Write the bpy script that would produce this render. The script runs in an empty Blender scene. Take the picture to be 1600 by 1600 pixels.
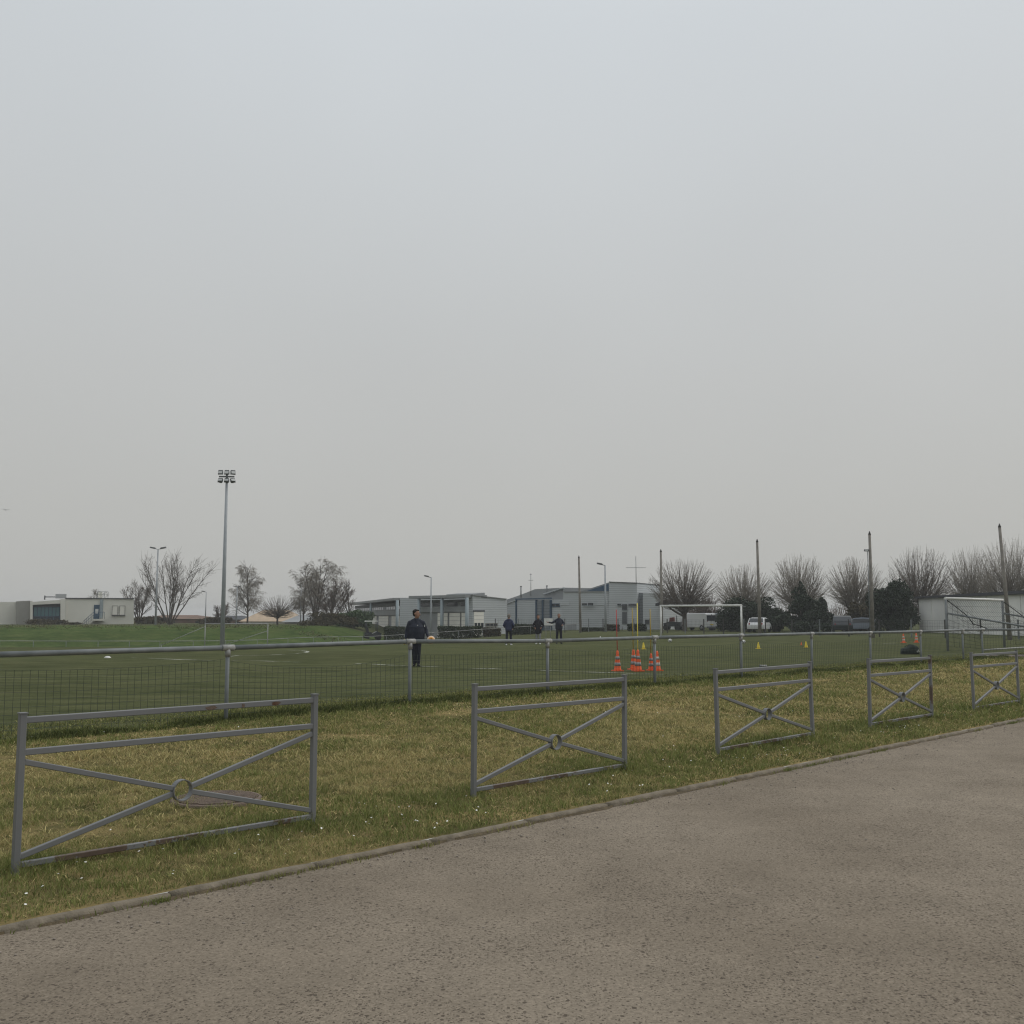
import bpy, bmesh, math, random
import numpy as np
from mathutils import Vector, Matrix
R = math.radians
scene = bpy.context.scene
col = scene.collection

# ------------------------------------------------------------------ camera, sky, sun, exposure
EYE, FPX, PITCH = 1.6, 1600.0, math.atan(163 / 1600.0)
cam_d = bpy.data.cameras.new('camera'); cam = bpy.data.objects.new('camera', cam_d); col.objects.link(cam)
cam.location = (0, 0, EYE); cam.rotation_euler = (math.pi / 2 + PITCH, 0, 0)
cam_d.sensor_width = 36; cam_d.lens = 36; cam_d.clip_start = .05; cam_d.clip_end = 6000
scene.camera = cam
SUN_EL, SUN_AZ = R(48), R(70)          # azimuth clockwise from +Y (the viewing direction)

world = bpy.data.worlds.new('World'); scene.world = world; world.use_nodes = True
nt = world.node_tree; nt.nodes.clear()
N = nt.nodes.new; L = nt.links.new
wo = N('ShaderNodeOutputWorld'); bg = N('ShaderNodeBackground'); tc = N('ShaderNodeTexCoord')
sky = N('ShaderNodeTexSky'); sky.sky_type = 'NISHITA'; sky.sun_disc = False
sky.sun_elevation = SUN_EL; sky.sun_rotation = SUN_AZ; sky.dust_density = 6; sky.air_density = 1.0
sep = N('ShaderNodeSeparateXYZ'); L(tc.outputs['Generated'], sep.inputs[0])
ramp = N('ShaderNodeValToRGB'); L(sep.outputs['Z'], ramp.inputs[0])      # overcast layer: brighter towards the zenith
els = ramp.color_ramp.elements
stops = [(0.0, (.468, .470, .450)), (.10, (.482, .485, .468)), (.22, (.508, .516, .508)), (.36, (.542, .562, .568)),
         (.52, (.588, .622, .645)), (1.0, (.90, .94, .97))]
els[0].position = stops[0][0]; els[0].color = (*stops[0][1], 1)
els[1].position = 1.0; els[1].color = (*stops[-1][1], 1)
for p_, c_ in stops[1:-1]:
    e_ = els.new(p_); e_.color = (*c_, 1)
cn = N('ShaderNodeTexNoise'); cn.inputs['Scale'].default_value = 1.6; cn.inputs['Detail'].default_value = 3
L(tc.outputs['Generated'], cn.inputs['Vector'])
mr = N('ShaderNodeMapRange'); mr.inputs['To Min'].default_value = .90; mr.inputs['To Max'].default_value = 1.085
L(cn.outputs['Fac'], mr.inputs['Value'])
mul = N('ShaderNodeVectorMath'); mul.operation = 'SCALE'; L(ramp.outputs[0], mul.inputs[0]); L(mr.outputs[0], mul.inputs['Scale'])
nsc = N('ShaderNodeVectorMath'); nsc.operation = 'SCALE'; nsc.inputs['Scale'].default_value = .006; L(sky.outputs[0], nsc.inputs[0])
add = N('ShaderNodeVectorMath'); add.operation = 'ADD'; L(mul.outputs[0], add.inputs[0]); L(nsc.outputs[0], add.inputs[1])
L(add.outputs[0], bg.inputs['Color']); bg.inputs['Strength'].default_value = 1.0
L(bg.outputs[0], wo.inputs[0])

sun_d = bpy.data.lights.new('sun', 'SUN'); sun = bpy.data.objects.new('sun', sun_d); col.objects.link(sun)
sun_d.energy = 1.0; sun_d.angle = R(35); sun_d.color = (1, .97, .92)
sun.rotation_euler = (math.pi / 2 - SUN_EL, 0, math.pi - SUN_AZ)
sun.location = (20, 10, 40)
vs = scene.view_settings
vs.view_transform = 'Standard'; vs.look = 'None'; vs.exposure = 0; vs.gamma = 1; vs.use_curve_mapping = False
scene.cycles.use_denoising = True
scene.cycles.max_bounces = 6
scene.cycles.filter_width = 1.2

# ------------------------------------------------------------------ helpers
rng = np.random.default_rng(7)
random.seed(7)
cp, sp = math.cos(PITCH), math.sin(PITCH)
def ray(px, py):
    a = (px - 800) / FPX; b = (800 - py) / FPX
    return Vector((a, cp - b * sp, sp + b * cp))
def at(px, py, Y):                       # the point at distance Y that the photograph shows at (px, py)
    d = ray(px, py); return Vector((0, 0, EYE)) + d * (Y / d.y)
def gp(px, py, z=0.0):                   # the point of the level z
    d = ray(px, py); return Vector((0, 0, EYE)) + d * ((z - EYE) / d.z)

E = Vector((.7008, .7133, 0)); NN = Vector((-.7133, .7008, 0))   # along the kerb, away from the road
RZ = math.atan2(E.y, E.x)
def sw(s, w, z=0.0): return E * s + NN * w + Vector((0, 0, z))
def S(t):
    t = np.clip(t, 0, 1); return t * t * (3 - 2 * t)
def vnoise(x, y, seed=0):
    x = np.asarray(x, float); y = np.asarray(y, float)
    xi = np.floor(x).astype(np.int64); yi = np.floor(y).astype(np.int64)
    fx = x - xi; fy = y - yi; fx = fx * fx * (3 - 2 * fx); fy = fy * fy * (3 - 2 * fy)
    def h(a, b):
        n = (a * 374761393 + b * 668265263 + seed * 982451653) & 0x7fffffff
        n = ((n ^ (n >> 13)) * 1274126177) & 0x7fffffff
        return ((n ^ (n >> 16)) & 0xffff) / 65535.0
    return (h(xi, yi) * (1 - fx) + h(xi + 1, yi) * fx) * (1 - fy) + (h(xi, yi + 1) * (1 - fx) + h(xi + 1, yi + 1) * fx) * fy
def fbm(x, y, seed=0): return .55 * vnoise(x, y, seed) + .3 * vnoise(x * 2.1, y * 2.1, seed + 1) + .15 * vnoise(x * 4.3, y * 4.3, seed + 2)
KW, BW, FW = 5.74, 6.80, 13.80           # distance of the kerb, the barriers and the fence from the camera
def ground(x, y):
    x = np.asarray(x, float); y = np.asarray(y, float)
    s = x * E.x + y * E.y; w = x * NN.x + y * NN.y
    z = -1.5 * S((y - 50) / 45) * S((12 - x) / 35)
    z = z + 1.95 * S((y - 92) / 16) * S((-13 - x) / 9)
    z = z + .09 * S((w - 10.5) / 3) * S((17.5 - w) / 3.5) * S((s - 2) / 10)
    z = z + (.03 * (fbm(s * .8, w * .8, 5) - .5)) * S((w - 5.7) / 1.5)
    return z
def gz(x, y): return float(ground(x, y))

def mat(name, c, rough=.8, c2=None, scale=8.0, bump=0.0, bscale=None, metallic=0.0, spec=.3, detail=4):
    m = bpy.data.materials.new(name); m.use_nodes = True
    t = m.node_tree; b = t.nodes['Principled BSDF']
    b.inputs['Roughness'].default_value = rough; b.inputs['Metallic'].default_value = metallic
    b.inputs['Specular IOR Level'].default_value = spec
    b.inputs['Base Color'].default_value = (*c, 1)
    co = t.nodes.new('ShaderNodeTexCoord')
    if c2:
        n = t.nodes.new('ShaderNodeTexNoise'); n.inputs['Scale'].default_value = scale; n.inputs['Detail'].default_value = detail
        r = t.nodes.new('ShaderNodeValToRGB'); r.color_ramp.elements[0].position = .32; r.color_ramp.elements[1].position = .68
        r.color_ramp.elements[0].color = (*c, 1); r.color_ramp.elements[1].color = (*c2, 1)
        t.links.new(co.outputs['Object'], n.inputs['Vector']); t.links.new(n.outputs['Fac'], r.inputs[0])
        t.links.new(r.outputs[0], b.inputs['Base Color'])
    if bump:
        n2 = t.nodes.new('ShaderNodeTexNoise'); n2.inputs['Scale'].default_value = bscale or scale * 3; n2.inputs['Detail'].default_value = 5
        bp = t.nodes.new('ShaderNodeBump'); bp.inputs['Strength'].default_value = bump; bp.inputs['Distance'].default_value = .02
        t.links.new(co.outputs['Object'], n2.inputs['Vector']); t.links.new(n2.outputs['Fac'], bp.inputs['Height'])
        t.links.new(bp.outputs[0], b.inputs['Normal'])
    return m
def tex(m):                               # small node toolkit on an existing material
    t = m.node_tree
    def node(kind, **kw):
        n = t.nodes.new(kind)
        for k, v in kw.items():
            if k in n.inputs: n.inputs[k].default_value = v
            else: setattr(n, k, v)
        return n
    return t, node, t.nodes['Principled BSDF']

class MB:
    def __init__(self): self.v = []; self.f = []; self.sm = []
    def add(self, vs, fs, smooth=False):
        o = len(self.v); self.v += [tuple(p) for p in vs]
        self.f += [tuple(i + o for i in f) for f in fs]; self.sm += [smooth] * len(fs)
    def box(self, lo, hi):
        (a, b, c), (d, e, f) = lo, hi
        self.add([(a, b, c), (d, b, c), (d, e, c), (a, e, c), (a, b, f), (d, b, f), (d, e, f), (a, e, f)],
                 [(3, 2, 1, 0), (4, 5, 6, 7), (0, 1, 5, 4), (1, 2, 6, 5), (2, 3, 7, 6), (3, 0, 4, 7)])
        return self
    def bar(self, p, q, w, h, up=(0, 0, 1), ch=0.0):   # rectangular bar with small chamfers
        p = Vector(p); q = Vector(q); d = (q - p).normalized(); up = Vector(up)
        if abs(d.dot(up)) > .99: up = Vector((0, 1, 0))
        x = d.cross(up).normalized(); y = x.cross(d)
        if ch: prof = [(-w/2+ch,-h/2),(w/2-ch,-h/2),(w/2,-h/2+ch),(w/2,h/2-ch),(w/2-ch,h/2),(-w/2+ch,h/2),(-w/2,h/2-ch),(-w/2,-h/2+ch)]
        else: prof = [(-w/2,-h/2),(w/2,-h/2),(w/2,h/2),(-w/2,h/2)]
        n = len(prof); vs = [p + x*a + y*b for a, b in prof] + [q + x*a + y*b for a, b in prof]
        self.add(vs, [(i, (i+1) % n, (i+1) % n + n, i + n) for i in range(n)] + [tuple(range(n))[::-1], tuple(range(n, 2*n))])
        return self
    def tube(self, p, q, r0, r1=None, n=6, caps=True, smooth=True):
        r1 = r0 if r1 is None else r1
        p = Vector(p); q = Vector(q); d = q - p
        if d.length < 1e-6: return self
        d.normalize(); a = Vector((0, 0, 1)) if abs(d.z) < .9 else Vector((1, 0, 0))
        x = d.cross(a).normalized(); y = d.cross(x)
        vs = []
        for c, r in ((p, r0), (q, r1)):
            for i in range(n):
                t = 2 * math.pi * i / n; vs.append(c + x * (r * math.cos(t)) + y * (r * math.sin(t)))
        fs = [(i, i + n, (i+1) % n + n, (i+1) % n) for i in range(n)]
        self.add(vs, fs, smooth)
        if caps: 
            o = len(self.v) - 2 * n
            self.f += [tuple(o + i for i in range(n)), tuple(o + n + i for i in range(n))[::-1]]; self.sm += [False, False]
        return self
    def path(self, pts, r, n=6):
        for a, b in zip(pts, pts[1:]): self.tube(a, b, r, r, n)
        return self
    def lathe(self, prof, c=(0, 0, 0), n=16, axis='z', smooth=True):
        vs = []
        for r, h in prof:
            for i in range(n):
                t = 2 * math.pi * i / n; a, b = r * math.cos(t), r * math.sin(t)
                vs.append({'z': (c[0]+a, c[1]+b, c[2]+h), 'y': (c[0]+a, c[1]+h, c[2]+b), 'x': (c[0]+h, c[1]+a, c[2]+b)}[axis])
        k = len(prof)
        fs = [(j*n+i, j*n+(i+1) % n, (j+1)*n+(i+1) % n, (j+1)*n+i) for j in range(k-1) for i in range(n)]
        fs += [tuple(range(n))[::-1], tuple(range((k-1)*n, k*n))]
        self.add(vs, fs, smooth); return self
    def loft(self, rings, n=12):         # rings: (centre, rx, ry) stacked; closed ends
        vs = []
        for c, rx, ry in rings:
            for i in range(n):
                t = 2 * math.pi * i / n; vs.append((c[0] + rx * math.cos(t), c[1] + ry * math.sin(t), c[2]))
        k = len(rings)
        fs = [(j*n+i, j*n+(i+1) % n, (j+1)*n+(i+1) % n, (j+1)*n+i) for j in range(k-1) for i in range(n)]
        fs += [tuple(range(n))[::-1], tuple(range((k-1)*n, k*n))]
        self.add(vs, fs, True); return self
    def prism(self, pts, y0, y1):        # polygon in (u, z), extruded in local y
        n = len(pts)
        self.add([(u, y0, z) for u, z in pts] + [(u, y1, z) for u, z in pts],
                 [tuple(range(n)), tuple(range(n, 2*n))[::-1]] + [(i, i + n, (i+1) % n + n, (i+1) % n) for i in range(n)])
        return self
    def ball(self, c, rx, ry=None, rz=None, n=10, k=7):
        ry = ry or rx; rz = rz or rx; vs = []
        for j in range(k):
            p = math.pi * (j + .5) / k
            for i in range(n):
                t = 2*math.pi*i/n
                vs.append((c[0]+rx*math.sin(p)*math.cos(t), c[1]+ry*math.sin(p)*math.sin(t), c[2]-rz*math.cos(p)))
        fs = [(j*n+i, j*n+(i+1) % n, (j+1)*n+(i+1) % n, (j+1)*n+i) for j in range(k-1) for i in range(n)]
        fs += [tuple(range(n))[::-1], tuple(range((k-1)*n, k*n))]
        self.add(vs, fs, True); return self
    def mesh(self, name, m):
        me = bpy.data.meshes.new(name); me.from_pydata(self.v, [], self.f)
        me.polygons.foreach_set('use_smooth', self.sm); me.materials.append(m)
        bm = bmesh.new(); bm.from_mesh(me); bmesh.ops.recalc_face_normals(bm, faces=bm.faces); bm.to_mesh(me); bm.free()
        return me
    def build(self, name, m, parent=None):
        return link(name, self.mesh(name, m), parent)
def link(name, me, parent=None):
    o = bpy.data.objects.new(name, me); col.objects.link(o); o.parent = parent; return o
def tag(o, label=None, cat=None, group=None, kind=None):
    for k, v in (('label', label), ('category', cat), ('group', group), ('kind', kind)):
        if v: o[k] = v
    return o
def thing(name, label, cat, loc=(0, 0, 0), rz=0.0, group=None):
    o = bpy.data.objects.new(name, None); col.objects.link(o); o.empty_display_size = .3
    o.location = loc; o.rotation_euler = (0, 0, rz); return tag(o, label, cat, group)
def copy_tree(o, parent=None):
    c = o.copy(); col.objects.link(c); c.parent = parent
    for ch in [x for x in bpy.data.objects if x.parent == o]: copy_tree(ch, c)
    return c
def np_mesh(name, v, f, m, parent=None, attr=None, smooth=False):   # v (n,3), f (k, 3 or 4)
    me = bpy.data.meshes.new(name); k, d = f.shape
    me.vertices.add(len(v)); me.vertices.foreach_set('co', v.astype(np.float32).ravel())
    me.loops.add(k * d); me.loops.foreach_set('vertex_index', f.astype(np.int32).ravel())
    me.polygons.add(k); me.polygons.foreach_set('loop_start', np.arange(0, k * d, d, dtype=np.int32))
    if smooth: me.polygons.foreach_set('use_smooth', np.ones(k, bool))
    if attr:
        for an, av in attr.items():
            a = me.attributes.new(an, 'FLOAT', 'POINT'); a.data.foreach_set('value', av.astype(np.float32))
    me.update(calc_edges=True); me.materials.append(m)
    return link(name, me, parent)
def struct(o): return tag(o, kind='structure')

# ------------------------------------------------------------------ materials
def grass_blade_mat(name, dry, green, dark, rough=.75):
    m = mat(name, green, rough, spec=.04); t, node, b = tex(m)
    a = node('ShaderNodeAttribute', attribute_name='dry'); k = node('ShaderNodeAttribute', attribute_name='tone')
    m1 = node('ShaderNodeMix', data_type='RGBA'); m1.inputs['A'].default_value = (*green, 1); m1.inputs['B'].default_value = (*dry, 1)
    m2 = node('ShaderNodeMix', data_type='RGBA'); m2.inputs['B'].default_value = (*dark, 1)
    t.links.new(a.outputs['Fac'], m1.inputs['Factor']); t.links.new(m1.outputs['Result'], m2.inputs['A'])
    t.links.new(k.outputs['Fac'], m2.inputs['Factor']); t.links.new(m2.outputs['Result'], b.inputs['Base Color'])
    tr = node('ShaderNodeBsdfTranslucent'); mx = node('ShaderNodeMixShader'); mx.inputs[0].default_value = .22
    t.links.new(m2.outputs['Result'], tr.inputs['Color']); t.links.new(b.outputs[0], mx.inputs[1]); t.links.new(tr.outputs[0], mx.inputs[2])
    t.links.new(mx.outputs[0], t.nodes['Material Output'].inputs[0])
    return m
M = {}
M['blade'] = grass_blade_mat('verge grass', (.52, .43, .205), (.205, .245, .075), (.064, .076, .027))
M['concrete'] = mat('kerb concrete', (.225, .19, .142), .95, (.135, .115, .085), 9, .6, 60)
M['moss'] = mat('moss', (.055, .07, .02), .95, (.12, .10, .045), 14, .8, 80)
M['galv'] = mat('galvanised steel', (.195, .21, .212), .55, (.138, .152, .155), 5, .05, 40, metallic=.1)
M['galv_light'] = mat('bright clamp', (.36, .36, .345), .55, (.25, .25, .245), 20, .1, metallic=.1)
M['wire'] = mat('coated wire', (.035, .045, .035), .6)
M['rust'] = mat('rusted steel', (.10, .055, .035), .95, (.17, .145, .12), 7, .4, 60)
M['wood_pole'] = mat('weathered timber', (.25, .23, .20), .9, (.16, .148, .13), 3, .3, 30)
M['mast'] = mat('grey mast paint', (.36, .385, .405), .55, (.30, .325, .345), 2)
M['amber'] = mat('amber plastic', (.62, .28, .05), .5)
M['peach'] = mat('pale peach plastic', (.66, .50, .36), .5)
M['pole_cap'] = mat('dark pole cap', (.06, .058, .055), .8)
M['white'] = mat('white paint', (.72, .72, .69), .5, (.60, .60, .57), 4)
M['white_wall'] = mat('pale painted render', (.70, .685, .62), .9, (.61, .60, .54), .35, .1, 6)
M['grey_wall'] = mat('grey render', (.30, .29, .265), .9, (.25, .245, .22), .5)
M['block_wall'] = mat('whitewashed block wall', (.80, .80, .76), .9, (.70, .70, .67), .4)
M['dark_trim'] = mat('dark roof trim', (.06, .064, .072), .7, (.045, .048, .055), 2)
M['glass'] = mat('dark window glass', (.025, .03, .036), .12, spec=.6)
M['teal_glass'] = mat('teal tinted glazing', (.07, .175, .20), .2, spec=.6)
M['blue_paint'] = mat('blue painted steel', (.035, .075, .12), .5)
M['column'] = mat('pale blue column', (.27, .32, .34), .5)
M['roof_sheet'] = mat('grey roof sheet', (.27, .28, .28), .6, (.22, .23, .235), .3)
M['dark_wall'] = mat('dark grey cladding', (.11, .118, .125), .7, (.09, .096, .104), .6)  # plain dark grey colour for upper walls, recess wall and fittings
M['mid_wall'] = mat('mid grey cladding band', (.29, .30, .305), .7, (.24, .25, .255), .7)
M['door_cream'] = mat('cream roller shutter', (.78, .76, .69), .7, (.70, .68, .62), 1)
M['tan_roof'] = mat('pale tan roof tiles', (.48, .37, .26), .9, (.38, .30, .22), 1.2)
M['brick'] = mat('brown brick', (.20, .13, .095), .9, (.14, .10, .08), 1.2)
M['bark'] = mat('bare bark', (.105, .088, .072), .95, (.065, .056, .048), 3)
M['twig'] = mat('bare twigs', (.165, .138, .112), .95, (.11, .094, .078), 1.2)
M['twig_light'] = mat('lichen grey twigs', (.25, .22, .178), .95, (.17, .15, .122), 1.2)
M['twig_red'] = mat('reddish brown twigs', (.145, .105, .085), .95, (.095, .072, .06), 1)
M['leaf_dark'] = mat('dark evergreen leaves', (.022, .034, .020), .7, (.036, .05, .028), 1.5, spec=.2)
M['leaf_hedge'] = mat('hedge leaves', (.026, .042, .022), .75, (.05, .062, .03), 1.5, spec=.2)
M['leaf_green'] = mat('green shrub leaves', (.045, .085, .03), .75, (.07, .10, .045), 1.5, spec=.2)
M['leaf_brown'] = mat('winter brown leaves', (.085, .07, .042), .85, (.06, .056, .034), 1.2, spec=.1)
M['tussock'] = mat('dry tussock grass', (.15, .135, .065), .9, (.085, .10, .04), 1.5)
M['orange'] = mat('orange cone plastic', (.82, .135, .035), .5, (.70, .11, .035), 6)
M['cone_band'] = mat('reflective cone band', (.20, .22, .23), .5, (.28, .29, .28), 9)
M['cone_white'] = mat('white cone band', (.48, .46, .43), .6)
M['yellow'] = mat('yellow plastic', (.74, .57, .06), .5)
M['yellow_pole'] = mat('yellow pole', (.82, .66, .10), .5)
M['mustard'] = mat('mustard pole', (.36, .25, .03), .55)
M['red_pole'] = mat('red pole', (.42, .045, .04), .5)
M['navy'] = mat('navy jacket cloth', (.016, .020, .034), .75, (.024, .028, .042), 10, .3, 12)
M['navy_blue'] = mat('blue navy jacket cloth', (.025, .032, .075), .75, (.034, .04, .085), 10, .3, 12)
M['black_cloth'] = mat('black coat cloth', (.012, .012, .017), .8, (.02, .02, .026), 10, .3, 12)
M['trouser'] = mat('dark trousers', (.014, .016, .026), .8, (.02, .022, .032), 12, .2, 14)
M['grey_trouser'] = mat('grey trousers', (.22, .22, .23), .85)
M['skin'] = mat('skin', (.34, .19, .13), .6, (.28, .15, .10), 14)
M['hair'] = mat('short dark hair', (.012, .010, .009), .7, bump=.4, bscale=90)
M['hair_grey'] = mat('short grey hair', (.20, .18, .16), .8)
M['shoe'] = mat('black shoes', (.015, .015, .015), .6)
M['shoe_white'] = mat('white shoes', (.65, .65, .63), .6)
M['bag'] = mat('dark duffel cloth', (.012, .020, .018), .8, (.02, .03, .026), 10, .5, 15)
M['car_white'] = mat('white car paint', (.66, .67, .67), .3, spec=.5)
M['car_dark'] = mat('dark car paint', (.025, .03, .036), .3, spec=.5)
M['car_blue'] = mat('blue grey car paint', (.16, .19, .23), .35, spec=.5)
M['car_red'] = mat('dark red paint', (.12, .025, .022), .5)
M['tyre'] = mat('tyre rubber', (.02, .02, .02), .9)
M['rim'] = mat('wheel rim', (.3, .3, .31), .4, metallic=.5)
M['lamp_red'] = mat('red tail lamp', (.30, .02, .02), .3)
M['lamp_clear'] = mat('clear lamp lens', (.55, .56, .55), .25)
M['lamp_grey'] = mat('grey lamp head', (.13, .135, .14), .5)
M['flower'] = mat('white petals', (.80, .79, .74), .7)
M['pebble'] = mat('pale pebbles', (.30, .26, .22), .9, (.18, .16, .135), 20)
M['soil'] = mat('litter and soil', (.075, .06, .04), .98, (.13, .10, .06), 30, .6, 90)
M['manhole'] = mat('rusty cast iron', (.185, .14, .11), .9, (.12, .095, .078), 14, .5, 70)
M['net'] = mat('black netting', (.02, .02, .02), .9)
M['bird'] = mat('dark feathers', (.02, .02, .022), .9)
M['plank'] = mat('grey board', (.25, .21, .19), .9, (.19, .165, .15), 4)

# ribbed cladding: fine horizontal profile lines, too small to tell apart
def clad(name, c, c2, pitch):
    m = mat(name, c, .55, spec=.4); t, node, b = tex(m)
    co = node('ShaderNodeTexCoord'); sx = node('ShaderNodeSeparateXYZ'); t.links.new(co.outputs['Object'], sx.inputs[0])
    mu = node('ShaderNodeMath', operation='MULTIPLY'); mu.inputs[1].default_value = 1 / pitch; t.links.new(sx.outputs['Z'], mu.inputs[0])
    fr = node('ShaderNodeMath', operation='FRACT'); t.links.new(mu.outputs[0], fr.inputs[0])
    rp = node('ShaderNodeValToRGB'); t.links.new(fr.outputs[0], rp.inputs[0])
    e = rp.color_ramp.elements; e[0].color = (*c2, 1); e[0].position = .18; e[1].color = (*c, 1); e[1].position = .38
    n = node('ShaderNodeTexNoise', Scale=.25); t.links.new(co.outputs['Object'], n.inputs['Vector'])
    mp = node('ShaderNodeMapRange'); mp.inputs['To Min'].default_value = .85; mp.inputs['To Max'].default_value = 1.12
    t.links.new(n.outputs['Fac'], mp.inputs['Value'])
    v = node('ShaderNodeVectorMath', operation='SCALE'); t.links.new(rp.outputs[0], v.inputs[0]); t.links.new(mp.outputs[0], v.inputs['Scale'])
    t.links.new(v.outputs[0], b.inputs['Base Color'])
    bp = node('ShaderNodeBump', Strength=.5, Distance=.03); t.links.new(fr.outputs[0], bp.inputs['Height']); t.links.new(bp.outputs[0], b.inputs['Normal'])
    return m
M['clad'] = clad('ribbed metal cladding', (.48, .505, .515), (.33, .35, .36), .24)
M['clad_light'] = clad('light ribbed cladding', (.50, .525, .535), (.35, .37, .38), .26)
M['clad_dark'] = clad('dark ribbed cladding', (.19, .21, .225), (.135, .15, .16), .36)

# painted steel of the barriers: grey paint, chips down to rust
def painted(name, amount):
    m = mat(name, (.15, .155, .162), .5, spec=.4); t, node, b = tex(m)
    co = node('ShaderNodeTexCoord')
    n1 = node('ShaderNodeTexNoise', Scale=3.0, Detail=6); n2 = node('ShaderNodeTexNoise', Scale=24.0, Detail=4)
    for n in (n1, n2): t.links.new(co.outputs['Object'], n.inputs['Vector'])
    ad = node('ShaderNodeMath', operation='MULTIPLY_ADD'); ad.inputs[1].default_value = .35; t.links.new(n2.outputs['Fac'], ad.inputs[0]); t.links.new(n1.outputs['Fac'], ad.inputs[2])
    rp = node('ShaderNodeValToRGB'); t.links.new(ad.outputs[0], rp.inputs[0])
    e = rp.color_ramp.elements; e[0].position = amount; e[0].color = (0, 0, 0, 1); e[1].position = amount + .025; e[1].color = (1, 1, 1, 1)
    n3 = node('ShaderNodeTexNoise', Scale=1.3, Detail=3); t.links.new(co.outputs['Object'], n3.inputs['Vector'])
    pc = node('ShaderNodeValToRGB'); t.links.new(n3.outputs['Fac'], pc.inputs[0])
    pc.color_ramp.elements[0].position = .3; pc.color_ramp.elements[1].position = .7
    pc.color_ramp.elements[0].color = (.145, .149, .152, 1); pc.color_ramp.elements[1].color = (.178, .181, .183, 1)
    n4 = node('ShaderNodeTexNoise', Scale=30.0); t.links.new(co.outputs['Object'], n4.inputs['Vector'])
    rc = node('ShaderNodeValToRGB'); t.links.new(n4.outputs['Fac'], rc.inputs[0])
    rc.color_ramp.elements[0].color = (.05, .035, .028, 1); rc.color_ramp.elements[1].color = (.135, .095, .07, 1)
    mx = node('ShaderNodeMix', data_type='RGBA'); t.links.new(rp.outputs[0], mx.inputs['Factor']); t.links.new(pc.outputs[0], mx.inputs['A']); t.links.new(rc.outputs[0], mx.inputs['B'])
    t.links.new(mx.outputs['Result'], b.inputs['Base Color'])
    return m
M['paint'] = painted('grey barrier paint', .90)
M['paint_worn'] = painted('worn barrier paint', .66)

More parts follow.
